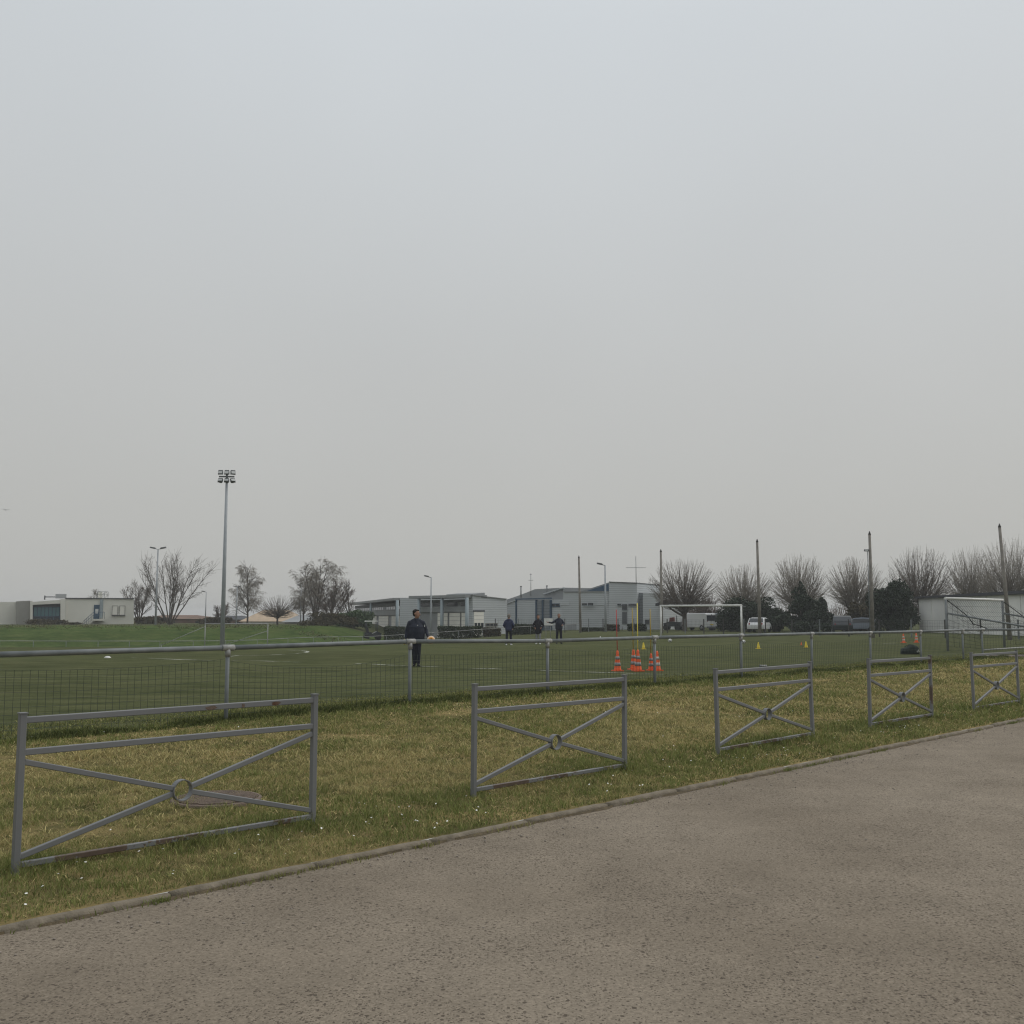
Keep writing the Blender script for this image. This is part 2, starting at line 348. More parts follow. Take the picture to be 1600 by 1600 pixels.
def asphalt():
    m = mat('worn asphalt', (.19, .172, .15), .95, spec=.06); t, node, b = tex(m)
    co = node('ShaderNodeTexCoord'); P = co.outputs['Object']
    big = node('ShaderNodeTexNoise', Scale=.35, Detail=5); mid = node('ShaderNodeTexNoise', Scale=2.2, Detail=6); fin = node('ShaderNodeTexNoise', Scale=55.0, Detail=6, Roughness=.7)
    agg = node('ShaderNodeTexVoronoi', Scale=90.0)
    for n in (big, mid, fin, agg): t.links.new(P, n.inputs['Vector'])
    r1 = node('ShaderNodeValToRGB'); t.links.new(big.outputs['Fac'], r1.inputs[0])
    r1.color_ramp.elements[0].position = .35; r1.color_ramp.elements[1].position = .65
    r1.color_ramp.elements[0].color = (.192, .160, .122, 1); r1.color_ramp.elements[1].color = (.246, .208, .162, 1)
    r2 = node('ShaderNodeMapRange'); t.links.new(mid.outputs['Fac'], r2.inputs['Value']); r2.inputs['To Min'].default_value = .78; r2.inputs['To Max'].default_value = 1.2
    r3 = node('ShaderNodeMapRange'); t.links.new(fin.outputs['Fac'], r3.inputs['Value']); r3.inputs['From Min'].default_value = .3; r3.inputs['From Max'].default_value = .7; r3.inputs['To Min'].default_value = .78; r3.inputs['To Max'].default_value = 1.2
    # dark open pits between the stones, more of them in patches
    ps = node('ShaderNodeTexNoise', Scale=.9, Detail=4); t.links.new(P, ps.inputs['Vector'])
    
    wp = node('ShaderNodeTexNoise', Scale=26.0, Detail=2); t.links.new(P, wp.inputs['Vector'])
    wv = node('ShaderNodeVectorMath', operation='SCALE', Scale=.02); t.links.new(wp.outputs['Color'], wv.inputs[0])
    wa = node('ShaderNodeVectorMath', operation='ADD'); t.links.new(P, wa.inputs[0]); t.links.new(wv.outputs[0], wa.inputs[1])
    layers = []
    for scl, rad, lo, hi in ((48.0, .30, .95, .66), (95.0, .34, .88, .52)):      # separate flecks, patchy in number
        vo = node('ShaderNodeTexVoronoi', Scale=scl); t.links.new(wa.outputs[0], vo.inputs['Vector'])
        sc_ = node('ShaderNodeSeparateColor'); t.links.new(vo.outputs['Color'], sc_.inputs[0])
        tm_ = node('ShaderNodeMapRange'); t.links.new(ps.outputs['Fac'], tm_.inputs['Value']); tm_.inputs['From Min'].default_value = .35; tm_.inputs['From Max'].default_value = .68; tm_.inputs['To Min'].default_value = lo; tm_.inputs['To Max'].default_value = hi
        pick = node('ShaderNodeMath', operation='GREATER_THAN'); t.links.new(sc_.outputs[0], pick.inputs[0]); t.links.new(tm_.outputs[0], pick.inputs[1])
        rr = node('ShaderNodeMath', operation='MULTIPLY_ADD'); t.links.new(sc_.outputs[1], rr.inputs[0]); rr.inputs[1].default_value = .3; rr.inputs[2].default_value = rad - .1
        ins = node('ShaderNodeMath', operation='LESS_THAN'); t.links.new(vo.outputs['Distance'], ins.inputs[0]); t.links.new(rr.outputs[0], ins.inputs[1])
        bo = node('ShaderNodeMath', operation='MULTIPLY'); t.links.new(pick.outputs[0], bo.inputs[0]); t.links.new(ins.outputs[0], bo.inputs[1]); layers.append(bo)
    mxx = node('ShaderNodeMath', operation='MAXIMUM'); t.links.new(layers[0].outputs[0], mxx.inputs[0]); t.links.new(layers[1].outputs[0], mxx.inputs[1])
    gt = node('ShaderNodeMath', operation='MULTIPLY'); t.links.new(mxx.outputs[0], gt.inputs[0]); gt.inputs[1].default_value = .8
    v1 = node('ShaderNodeVectorMath', operation='SCALE'); t.links.new(r1.outputs[0], v1.inputs[0]); t.links.new(r2.outputs[0], v1.inputs['Scale'])
    v2 = node('ShaderNodeVectorMath', operation='SCALE'); t.links.new(v1.outputs[0], v2.inputs[0]); t.links.new(r3.outputs[0], v2.inputs['Scale'])
    ag = node('ShaderNodeMapRange'); t.links.new(agg.outputs['Color'], ag.inputs['Value']); ag.inputs['To Min'].default_value = .82; ag.inputs['To Max'].default_value = 1.2
    v3 = node('ShaderNodeVectorMath', operation='SCALE'); t.links.new(v2.outputs[0], v3.inputs[0]); t.links.new(ag.outputs[0], v3.inputs['Scale'])
    mx = node('ShaderNodeMix', data_type='RGBA'); t.links.new(gt.outputs[0], mx.inputs['Factor']); t.links.new(v3.outputs[0], mx.inputs['A']); mx.inputs['B'].default_value = (.072, .058, .046, 1)
    t.links.new(mx.outputs['Result'], b.inputs['Base Color'])
    hs = node('ShaderNodeMath', operation='SUBTRACT'); t.links.new(fin.outputs['Fac'], hs.inputs[0]); t.links.new(gt.outputs[0], hs.inputs[1])
    bp = node('ShaderNodeBump', Strength=.7, Distance=.006); t.links.new(hs.outputs[0], bp.inputs['Height']); t.links.new(bp.outputs[0], b.inputs['Normal'])
    return m
M['asphalt'] = asphalt()

def turf(name, ca, cb, cc, stretch=(1, 1, 1), rot=0.0, fine=40.0):
    m = mat(name, ca, 1.0, spec=0.0); t, node, b = tex(m)
    co = node('ShaderNodeTexCoord'); mp = node('ShaderNodeMapping'); mp.inputs['Rotation'].default_value = (0, 0, rot); mp.inputs['Scale'].default_value = stretch
    t.links.new(co.outputs['Object'], mp.inputs['Vector'])
    big = node('ShaderNodeTexNoise', Scale=.09, Detail=4); mid = node('ShaderNodeTexNoise', Scale=1.1, Detail=8, Roughness=.65); fin = node('ShaderNodeTexNoise', Scale=fine, Detail=4, Roughness=.7)
    for n in (big, mid, fin): t.links.new(mp.outputs[0], n.inputs['Vector'])
    r = node('ShaderNodeValToRGB'); t.links.new(mid.outputs['Fac'], r.inputs[0]); e = r.color_ramp.elements
    e[0].position = .38; e[0].color = (*cb, 1); e[1].position = .50; e[1].color = (*ca, 1)
    k = e.new(.66); k.color = (*cc, 1)
    a1 = node('ShaderNodeMapRange'); t.links.new(big.outputs['Fac'], a1.inputs['Value']); a1.inputs['From Min'].default_value = .3; a1.inputs['From Max'].default_value = .7; a1.inputs['To Min'].default_value = .86; a1.inputs['To Max'].default_value = 1.12
    a2 = node('ShaderNodeMapRange'); t.links.new(fin.outputs['Fac'], a2.inputs['Value']); a2.inputs['From Min'].default_value = .3; a2.inputs['From Max'].default_value = .7; a2.inputs['To Min'].default_value = .72; a2.inputs['To Max'].default_value = 1.28
    v = node('ShaderNodeVectorMath', operation='SCALE'); t.links.new(r.outputs[0], v.inputs[0]); t.links.new(a1.outputs[0], v.inputs['Scale'])
    v2 = node('ShaderNodeVectorMath', operation='SCALE'); t.links.new(v.outputs[0], v2.inputs[0]); t.links.new(a2.outputs[0], v2.inputs['Scale'])
    t.links.new(v2.outputs[0], b.inputs['Base Color'])
    bp = node('ShaderNodeBump', Strength=.5, Distance=.03); t.links.new(fin.outputs['Fac'], bp.inputs['Height']); t.links.new(bp.outputs[0], b.inputs['Normal'])
    return m
M['pitch'] = turf('worn pitch turf', (.082, .090, .044), (.060, .068, .033), (.110, .112, .057), (.45, 1.5, 1), 0, 22)
M['bank'] = turf('lush bank grass', (.066, .096, .031), (.046, .070, .023), (.098, .118, .044), (.4, .8, 1), 0, 5)
M['verge_soil'] = turf('verge thatch', (.20, .16, .075), (.11, .10, .045), (.28, .215, .10), (1, 1, 1), 0, 60)

# ------------------------------------------------------------------ the setting
def sheet(name, ss, ww, m, zf):
    A, B = np.meshgrid(np.array(ss, float), np.array(ww, float), indexing='ij')
    x = A * E.x + B * NN.x; y = A * E.y + B * NN.y
    v = np.stack([x, y, zf(x, y, A, B)], -1).reshape(-1, 3)
    na, nb = A.shape; i = np.arange(na * nb).reshape(na, nb)
    f = np.stack([i[:-1, :-1], i[1:, :-1], i[1:, 1:], i[:-1, 1:]], -1).reshape(-1, 4)
    return struct(np_mesh(name, v, f, m, smooth=True))
far_s = [-1200, -600, -300, -180] + list(np.arange(-120, 181, 2.5)) + [200, 240, 320, 450, 700, 1200]
far_w = [FW, 14.2, 15, 16, 17, 18.5] + list(np.arange(20, 171, 2.5)) + [180, 200, 240, 320, 500, 900, 1500]
sheet('playing_field', far_s, far_w, M['pitch'], lambda x, y, a, b: ground(x, y))
sheet('verge', list(np.arange(-60, 61, .4)) + [80, 120, 200, 400], np.linspace(KW + .02, FW, 28), M['verge_soil'], lambda x, y, a, b: ground(x, y))
ROADZ = -.022
sheet('road', np.arange(-60, 301, 3.0), np.arange(-60.0, 4.1, 3.0).tolist() + [4.2, 5.0, KW - .035, KW + .08], M['asphalt'],
      lambda x, y, a, b: ROADZ + .012 * (fbm(a * .25, b * .25, 9) - .5) - .008 * S((b - 4.8) / .9))
# the grass bank across the far side of the pitch
bx = np.arange(-150, -9.9, 1.5); by = np.arange(89.5, 124, 1.0)
A, B = np.meshgrid(bx, by, indexing='ij')
Z = ground(A, B) + .05 + .10 * (fbm(A * .5, B * .7, 31) - .5)
Z -= .4 * (1 - S((B - 89.5) / 2)) + .4 * S((A + 13) / 3)
ii = np.arange(A.size).reshape(A.shape)
struct(np_mesh('grass_bank', np.stack([A, B, Z], -1).reshape(-1, 3),
               np.stack([ii[:-1, :-1], ii[1:, :-1], ii[1:, 1:], ii[:-1, 1:]], -1).reshape(-1, 4), M['bank'], smooth=True))

# kerb of single concrete edging stones
kerb = bpy.data.objects.new('kerb', None); col.objects.link(kerb); struct(kerb)
def kerb_stone(seed):
    r = random.Random(seed); mb = MB(); n = 9; Lk = .985
    rows = []
    for i in range(n):
        x = Lk * i / (n - 1); j = .003 if 0 < i < n - 1 else 0
        t = .0 + r.uniform(-j, j); c = .006 if i in (0, n - 1) else 0
        rows.append([(x, -.045, -.2), (x, -.045 + r.uniform(0, .005) + c, -.03), (x, -.038 + c + r.uniform(0, .004), -.006 + t), (x, -.022, .008 + t - c), (x, .016, .010 + t - c), (x, .035, .0 + t - c), (x, .042, -.2)])
    vs = [p for row in rows for p in row]; k = 7
    fs = [(i*k+j, i*k+j+1, (i+1)*k+j+1, (i+1)*k+j) for i in range(n-1) for j in range(k-1)]
    fs += [tuple(range(k)), tuple(range((n-1)*k, n*k))[::-1]]
    mb.add(vs, fs, True); return mb.mesh('kerb_stone', M['concrete'])
kms = [kerb_stone(i) for i in range(6)]
for i in range(-6, 46):
    o = link('kerb_stone', kms[i % 6], kerb); o.location = sw(i * 1.0, KW - .005 + random.uniform(-.008, .008), random.uniform(-.006, .003))
    o.rotation_euler = (random.uniform(-.03, .03), random.uniform(-.0015, .0015), RZ + random.uniform(-.008, .008))

# ------------------------------------------------------------------ grass of the verge
def blades(name, s, w, hgt, width, lean, dry, tone, m):
    n = len(s); x = s * E.x + w * NN.x; y = s * E.y + w * NN.y; z = ground(x, y) - .004
    az = rng.uniform(0, 2 * np.pi, n); lz = rng.uniform(0, 2 * np.pi, n)
    dx, dy = np.cos(az) * width / 2, np.sin(az) * width / 2
    lx, ly = np.cos(lz) * lean * hgt, np.sin(lz) * lean * hgt
    v = np.empty((n, 5, 3))
    v[:, 0] = np.stack([x - dx, y - dy, z], -1); v[:, 1] = np.stack([x + dx, y + dy, z], -1)
    mx, my, mz = x + lx * .38, y + ly * .38, z + hgt * .62
    v[:, 2] = np.stack([mx - dx * .8, my - dy * .8, mz], -1); v[:, 3] = np.stack([mx + dx * .8, my + dy * .8, mz], -1)
    v[:, 4] = np.stack([x + lx, y + ly, z + hgt * np.sqrt(np.clip(1.15 - lean * .35, .25, 1))], -1)
    b = np.arange(n)[:, None] * 5
    f = np.concatenate([b + np.array([[0, 1, 3]]), b + np.array([[0, 3, 2]]), b + np.array([[2, 3, 4]])])
    return tag(np_mesh(name, v.reshape(-1, 3), f, m, attr={'dry': np.repeat(dry, 5), 'tone': np.repeat(tone, 5)}), kind='stuff')
def in_view(s, w, pad=.6):
    x = s * E.x + w * NN.x; y = s * E.y + w * NN.y
    return (np.abs(x) < .53 * y + pad + .06 * np.abs(y)) & (y > 2)
def scatter(n, s0, s1, w0, w1, ymin, ymax):
    s = rng.uniform(s0, s1, n); w = rng.uniform(w0, w1, n); y = s * E.y + w * NN.y
    k = in_view(s, w) & (y >= ymin) & (y < ymax); return s[k], w[k]
# greener by the kerb, under the barriers and by the fence, straw-coloured between
def dryness(s, w):
    base = S((w - 6.7) / 1.5) * S((FW - .5 - w) / 1.0)
    n = fbm(s * .55, w * .55, 11); n2 = fbm(s * 2.2, w * 2.2, 13)
    n3 = fbm(s * 6, w * 6, 14)
    return np.clip(.06 + .55 * base + 1.4 * (n - .5) + .9 * (n2 - .5) + .8 * (n3 - .5), 0, 1)
GS, GW, GH, GWd, GL, GD, GT = [], [], [], [], [], [], []
for dens, y0, y1, hs, wd in ((5200, 3, 8, .036, .0034), (3400, 8, 11.5, .038, .0046), (1700, 11.5, 17, .042, .0075), (700, 17, 26, .048, .013), (300, 26, 48, .055, .024)):
    a0, a1 = 0, 60
    s, w = scatter(int(dens * (a1 - a0) * 8.6), a0, a1, KW + .05, FW + .3, y0, y1)
    d = dryness(s, w); h = hs * rng.uniform(.55, 1.25, len(s)) * (1.05 + .8 * (fbm(s * 1.1, w * 1.1, 17) - .5))
    bar = np.exp(-((w - BW) / .35) ** 2); ph = ((s - 2.515) % 3.915); bar = bar * np.where(ph < 2.25, 1, .3)
    lush = bar * S((fbm(s * 1.3, w * 1.3, 23) - .3) / .35)
    h = h * (1 + 1.3 * lush); d = np.clip(d - .6 * lush, 0, 1)
    cl9 = fbm(s * 7, w * 7, 51); h = h * (.55 + .95 * S((cl9 - .3) / .4))
    tf = vnoise(s * 26, w * 26, 61); t2 = vnoise(s * 31, w * 31, 63); h = h * (.6 + .8 * tf); d = np.clip(d + .9 * (t2 - .5), 0, 1)
    worn = S((fbm(s * .9, w * .9, 41) - .62) / .12) * S((w - 7.2) / .6)
    h = h * (1 - .55 * worn)
    dd = np.clip(d + rng.normal(0, .26, len(s)), 0, 1); tone = np.clip(rng.normal(.16, .22, len(s)) + .75 * S((.42 - cl9) / .15) + .55 * S((.36 - tf) / .2) + .25 * (1 - d) * rng.random(len(s)), 0, .85)  # low blades between tufts toned darker: shade of the gaps painted in
    ln = np.where(dd > .5, rng.uniform(.5, 2.1, len(s)), rng.uniform(.2, 1.3, len(s)))
    keep = rng.random(len(s)) < (1 - .35 * worn)
    for lst, a in ((GS, s), (GW, w), (GH, h), (GWd, np.full(len(s), wd) * rng.uniform(.7, 1.4, len(s))), (GL, ln), (GD, dd), (GT, tone)): lst.append(a[keep])
n_ = 26000                                  # long dead straws lying across the lawn
s, w = scatter(n_, 0, 40, KW + .05, FW, 3, 30); y_ = s * E.y + w * NN.y
for lst, a in ((GS, s), (GW, w), (GH, rng.uniform(.02, .05, len(s))), (GWd, .0028 + .0006 * y_), (GL, rng.uniform(1.5, 3.2, len(s))), (GD, np.clip(rng.normal(.95, .1, len(s)), 0, 1)), (GT, np.zeros(len(s)))): lst.append(a)
cat_ = np.concatenate
o = blades('verge_grass', cat_(GS), cat_(GW), cat_(GH), cat_(GWd), cat_(GL), cat_(GD), cat_(GT), M['blade'])
tag(o, 'short patchy lawn, straw and green, between kerb and fence', 'grass')
print('verge blades', len(cat_(GS)))
# taller grass with painted shadow band along the foot of the fence, and the rough strip just inside it
GS, GW, GH, GWd, GL, GD, GT = [], [], [], [], [], [], []
for n, w0, sg, hh, dk, dr in ((52000, FW - .02, .13, .085, .85, .10), (60000, FW + 1.0, .6, .045, .40, .30)):
    s = rng.uniform(2, 46, n) ** 1.0; w = rng.normal(w0, sg, n); k = in_view(s, w); s, w = s[k], w[k]
    y = s * E.y + w * NN.y; cl = S((fbm(s * .9, w * 2, 29) - .25) / .4)
    GS.append(s); GW.append(w); GH.append(hh * rng.uniform(.5, 1.3, len(s)) * (.25 + 1.0 * cl)); GWd.append(.006 + .0005 * y)
    GL.append(rng.uniform(.2, 1.1, len(s))); GD.append(np.clip(rng.normal(dr, .2, len(s)), 0, 1)); GT.append(np.clip(rng.normal(dk, .25, len(s)), 0, 1))
o = blades('fence_grass', cat_(GS), cat_(GW), cat_(GH), cat_(GWd), cat_(GL), cat_(GD), cat_(GT), M['blade'])
tag(o, 'longer uncut grass, darkened as a shadow band, along the foot of the wire fence', 'grass')
# weeds and moss in the gutter
GS, GW, GH, GWd, GL, GD, GT = [], [], [], [], [], [], []
for c in range(75):
    sc_ = random.uniform(0, 40); n = random.randint(10, 70); sp_ = random.uniform(.04, .22)
    s = rng.normal(sc_, sp_, n); w = KW - .05 - np.abs(rng.normal(0, .022, n))
    GS.append(s); GW.append(w); GH.append(rng.uniform(.01, .035, n) + .02); GWd.append(rng.uniform(.003, .008, n)); GL.append(rng.uniform(.2, 1.0, n))
    GD.append(np.full(n, random.uniform(0, .5))); GT.append(rng.uniform(.1, .6, n))
s_, w_ = cat_(GS), cat_(GW)
o = blades('gutter_weeds', s_, w_, cat_(GH), cat_(GWd), cat_(GL), cat_(GD), cat_(GT), M['blade'])
o.location.z = ROADZ - .012
tag(o, 'small weeds and moss tufts growing in the gutter along the kerb', 'weeds')
# litter strip, pebbles
mb = MB(); random.seed(3)
mb2 = MB()
for i in range(110):
    s0 = -2 + i * .42 + random.uniform(-.1, .1); wdt = random.uniform(.015, .07) ; ln = random.uniform(.25, .6); n = 7
    vs = [sw(s0 + ln * j / (n-1), KW - .042, ROADZ + .008) for j in range(n)] + [sw(s0 + ln * j / (n-1), KW - .046 - wdt * math.sin(math.pi * (j + .15) / (n - .7)) * random.uniform(.5, 1), ROADZ - .012) for j in range(n)]
    mb2.add(vs, [(j, j+1, n+j+1, n+j) for j in range(n-1)], True)
tag(mb2.build('gutter_dirt', M['soil']), 'strip of soil and leaf litter washed against the kerb', 'dirt', kind='stuff')
for i in range(900):
    s0 = random.uniform(0, 34); w0 = KW - .07 - abs(random.gauss(0, .28)) if i < 700 else random.uniform(1.0, KW - .1); r = random.uniform(.003, .009)
    c = sw(s0, w0, ROADZ + r * .3)
    mb.ball(c, r * random.uniform(.8, 1.5), r * random.uniform(.8, 1.4), r * .6, 5, 3)
tag(mb.build('gravel', M['pebble']), 'loose pale grit scattered on the road edge', 'gravel', kind='stuff')
# daisies
mb = MB()
for i in range(230):
    if i < 165:
        c0 = random.choice([(2.2, .9), (4.5, .7), (6, .9), (8.2, 1.0), (10, 1.1), (11.5, .5), (14.5, .9), (17, 1), (20, 1.5), (24, 2)]); s0 = random.gauss(c0[0], c0[1]); w0 = KW + .15 + abs(random.gauss(.5, .45))
    else: s0 = random.uniform(1, 32); w0 = random.uniform(KW + .2, FW)
    p = sw(s0, w0); z = gz(p.x, p.y) + random.uniform(.03, .055); r = random.uniform(.006, .010)
    tx, ty = random.uniform(-.5, .5), random.uniform(-.5, .5); n = 8
    vs = [(p.x, p.y, z + .003)] + [(p.x + r * (1 if j % 2 else .8) * math.cos(j * math.pi / 4), p.y + r * math.sin(j * math.pi / 4), z + tx * r * math.cos(j * math.pi / 4) + ty * r * math.sin(j * math.pi / 4)) for j in range(n)]
    mb.add(vs, [(0, 1 + j, 1 + (j + 1) % n) for j in range(n)])
tag(mb.build('daisies', M['flower']), 'tiny white daisies dotted through the verge grass', 'flowers', kind='stuff')

# manhole cover
p = gp(338, 1252)
mh = thing('manhole_cover', 'round rusty ribbed manhole cover sunk in the verge grass', 'manhole cover', (p.x, p.y, gz(p.x, p.y) + .01), .25)
MB().lathe([(.385, -.05), (.385, .012), (.375, .018), (.36, .018), (.355, .014), (.36, -.03)], n=36).build('frame', M['manhole'], mh)
MB().lathe([(.352, -.02), (.352, .014)], n=36).build('lid', M['manhole'], mh)
for i in range(-6, 7):
    y = i * .052; hx = math.sqrt(.34 ** 2 - y * y)
    MB().bar((-hx, y, .019), (hx, y, .019), .022, .016, ch=.004).build('rib', M['manhole'], mh)

# ------------------------------------------------------------------ barriers along the road
def barrier():
    t = thing('barrier', 'x', 'barrier')
    LB = 2.2
    for x in (0, LB):
        pst = MB().bar((x, 0, -.25), (x, 0, .985), .043, .043, up=(0, 1, 0), ch=.004).build('post', M['paint'], t)
        MB().box((x - .026, -.026, .9855), (x + .026, .026, .993)).build('cap', M['paint'], pst)
    a, b = .022, LB - .022
    MB().bar((a, 0, .945), (b, 0, .945), .034, .040, ch=.004).build('top_rail', M['paint'], t)
    MB().bar((a, 0, .745), (b, 0, .745), .034, .040, ch=.004).build('middle_rail', M['paint'], t)
    MB().bar((a, 0, .055), (b, 0, .055), .034, .036, ch=.004).build('bottom_rail', M['paint_worn'], t)
    cx, cz, r = LB / 2, .385, .074
    for px_, pz in ((a, .685), (b, .685), (a, .105), (b, .105)):
        d = Vector((px_ - cx, 0, pz - cz)).normalized()
        q = Vector((cx, 0, cz)) + d * (r - .004)
        MB().bar((px_, 0, pz), q, .030, .036, ch=.004).build('brace', M['paint'], t)
    n = 28; mb = MB(); vs = []
    for i in range(n):
        c, s_ = math.cos(2*math.pi*i/n), math.sin(2*math.pi*i/n)
        for rr, y in ((r, -.026), (r, .026), (r - .006, .026), (r - .006, -.026)): vs.append((cx + rr * c, y, cz + rr * s_))
    mb.add(vs, [(i*4+j, ((i+1) % n)*4+j, ((i+1) % n)*4+(j+1) % 4, i*4+(j+1) % 4) for i in range(n) for j in range(4)], False)
    mb.build('ring', M['paint'], t)
    return t
bl = ['grey steel barrier with crossed braces and ring standing in front of the manhole cover',
      'grey steel barrier one along from the barrier at the manhole cover',
      'grey steel barrier with tall green tuft at its foot, middle of the five',
      'grey steel barrier fourth along from the manhole cover, with dark rust down one post',
      'grey steel barrier farthest along the verge from the manhole cover']
b0 = barrier()
bs = [b0] + [copy_tree(b0) for _ in range(4)]
for i, o in enumerate(bs):
    o['label'] = bl[i]; o['group'] = 'grey barriers along the road verge'
    p = sw(2.515 + 3.915 * i, BW); o.location = (p.x, p.y, gz(p.x, p.y) + (0, .005, .0, .01, -.01)[i])
    o.rotation_euler = ((0, .008, -.012, .006, -.01)[i], (.0, .004, -.006, .005, .003)[i], RZ + (.0, .012, -.01, .008, 0)[i])
rp_ = [c for c in bs[3].children if c.name.startswith('post')][1]
rp_.data = rp_.data.copy(); rp_.data.materials[0] = M['paint_worn']; rp_['label'] = 'post streaked with dark rust'
# bare rusty scars on the top rail of the first barrier
for x, l in ((1.30, .10), (1.84, .085), (1.56, .03)):
    mb = MB(); n = 14
    vs = [(x + l/2 * math.cos(2*math.pi*i/n) * random.uniform(.75, 1.05), -.0185, .942 + .017 * math.sin(2*math.pi*i/n) * random.uniform(.7, 1)) for i in range(n)]
    vs2 = [(a, -.015, c) for a, b, c in vs]
    mb.add(vs + vs2, [tuple(range(n))] + [(i, (i+1) % n, n + (i+1) % n, n + i) for i in range(n)])
    mb.build('rust_scar', M['rust'], b0)

# ------------------------------------------------------------------ the pitch fence
DS = 3.52; S0 = 8.01
fence = thing('pitch_fence', 'waist-high galvanised tube handrail fence with dark wire mesh along the pitch', 'fence', sw(S0, FW), RZ)
corner = S0 + 8.5 * DS
ks = [-2, -1, 0, 1, 2, 3, 4, 5, 6, 7, 8, 8.5]
RH = 1.125
posts = []
for k in ks:
    p = sw(S0 + k * DS, FW); posts.append((Vector((k * DS, random.uniform(-.01, .01), 0)), gz(p.x, p.y)))
cdir = Vector((math.cos(-RZ), math.sin(-RZ), 0))             # the far end turns off to the right
cdir = Matrix.Rotation(R(-3), 3, 'Z') @ cdir
for j in (1, 2, 3): posts.append((posts[11][0] + cdir * (2.6 * j), 0.02))
rail_pts = []
for i, (q, z) in enumerate(posts):
    sag = random.uniform(-.012, .012)
    rz_ = RH + sag + (.03 if i == 3 else 0); rail_pts.append(q + Vector((0, 0, rz_)))
    pst = MB().tube(q + Vector((0, 0, -.3)), q + Vector((random.uniform(-.01, .01), 0, rz_ - .03)), .030, .030, 12).build('post', M['galv'], fence)
    cl = MB(); ax = (Vector((1, 0, 0)) if i < 11 else cdir)
    cl.tube(q + Vector((0, 0, rz_)) - ax * .10, q + Vector((0, 0, rz_)) + ax * .10, .047, .047, 14)
    cl.tube(q + Vector((0, 0, rz_ - .13)), q + Vector((0, 0, rz_ - .02)), .041, .041, 12)
    cl.build('clamp', M['galv_light'], pst)
for a, b in zip(rail_pts, rail_pts[1:]):
    MB().tube(a, b, .038, .038, 14).build('rail', M['galv'], fence)
for i in range(len(posts) - 1):
    (a, za), (b, zb) = posts[i], posts[i + 1]; d = b - a; ln = d.length; d.normalize(); off = Vector((d.y, -d.x, 0)) * -.045
    mb = MB(); n = int(ln / .1)
    top0 = RH - .15 - random.uniform(0, .05); top1 = RH - .15 - random.uniform(0, .05); sag = random.uniform(.02, .09)
    if i == 2: sag = .16
    def top(t): return top0 * (1 - t) + top1 * t - sag * 4 * t * (1 - t)
    wob = [random.uniform(-.006, .006) for _ in range(n + 1)]
    for j in range(n + 1):
        t = j / n; c = a + d * (ln * t + wob[j]) + off
        mb.tube(c + Vector((0, 0, -.02)), c + Vector((random.uniform(-.004, .004), 0, top(t))), .0030, .0030, 3, False, False)
    for h in range(10):
        prev = None
        for j in range(0, 9):
            t = j / 8; c = a + d * (ln * t) + off + Vector((0, 0, .06 + (top(t) - .06) * h / 9))
            if prev: mb.tube(prev, c, .0022, .0022, 3, False, False)
            prev = c
    mb.build('wire_mesh', M['wire'], fence)

# faded pitch lines
def line_mat():
    m = mat('faded line paint', (.46, .47, .40), .95, spec=.1); t, node, b = tex(m)
    co = node('ShaderNodeTexCoord'); n = node('ShaderNodeTexNoise', Scale=.9, Detail=6, Roughness=.7); t.links.new(co.outputs['Object'], n.inputs['Vector'])
    r = node('ShaderNodeValToRGB'); t.links.new(n.outputs['Fac'], r.inputs[0]); e = r.color_ramp.elements
    e[0].position = .44; e[0].color = (.10, .112, .058, 1); e[1].position = .60; e[1].color = (.46, .47, .40, 1)
    t.links.new(r.outputs[0], b.inputs['Base Color']); return m
M['line'] = line_mat()
def marking(pts, wdt=.1):
    mb = MB(); vs = []
    for i, p in enumerate(pts):
        d = (pts[min(i+1, len(pts)-1)] - pts[max(i-1, 0)]); d = Vector((d.y, -d.x, 0)).normalized() * wdt / 2
        for q in (p - d, p + d): vs.append((q.x, q.y, gz(q.x, q.y) + .012))
    mb.add(vs, [(2*i, 2*i+1, 2*i+3, 2*i+2) for i in range(len(pts)-1)])
    return struct(mb.build('pitch_marking', M['line']))
def seg(p, q, n=14):
    a = gp(*p); b = gp(*q); return [a.lerp(b, i / n) for i in range(n + 1)]
marking(seg((556, 1037.5), (790, 1046.5)), .12); marking(seg((830, 1047.5), (1090, 1056.5)), .12)
marking(seg((205, 1028), (330, 1032.5)), .16); marking(seg((362, 1032), (470, 1035)), .16); marking(seg((355, 1026.5), (372, 1024.5)), .16)
c = gp(410, 1020); marking([c + Vector((1.9 * math.cos(t * .2), 3.2 * math.sin(t * .2), 0)) for t in range(-9, 8)], .15)
marking(seg((1378, 1006), (1402, 1005), 6), .2)

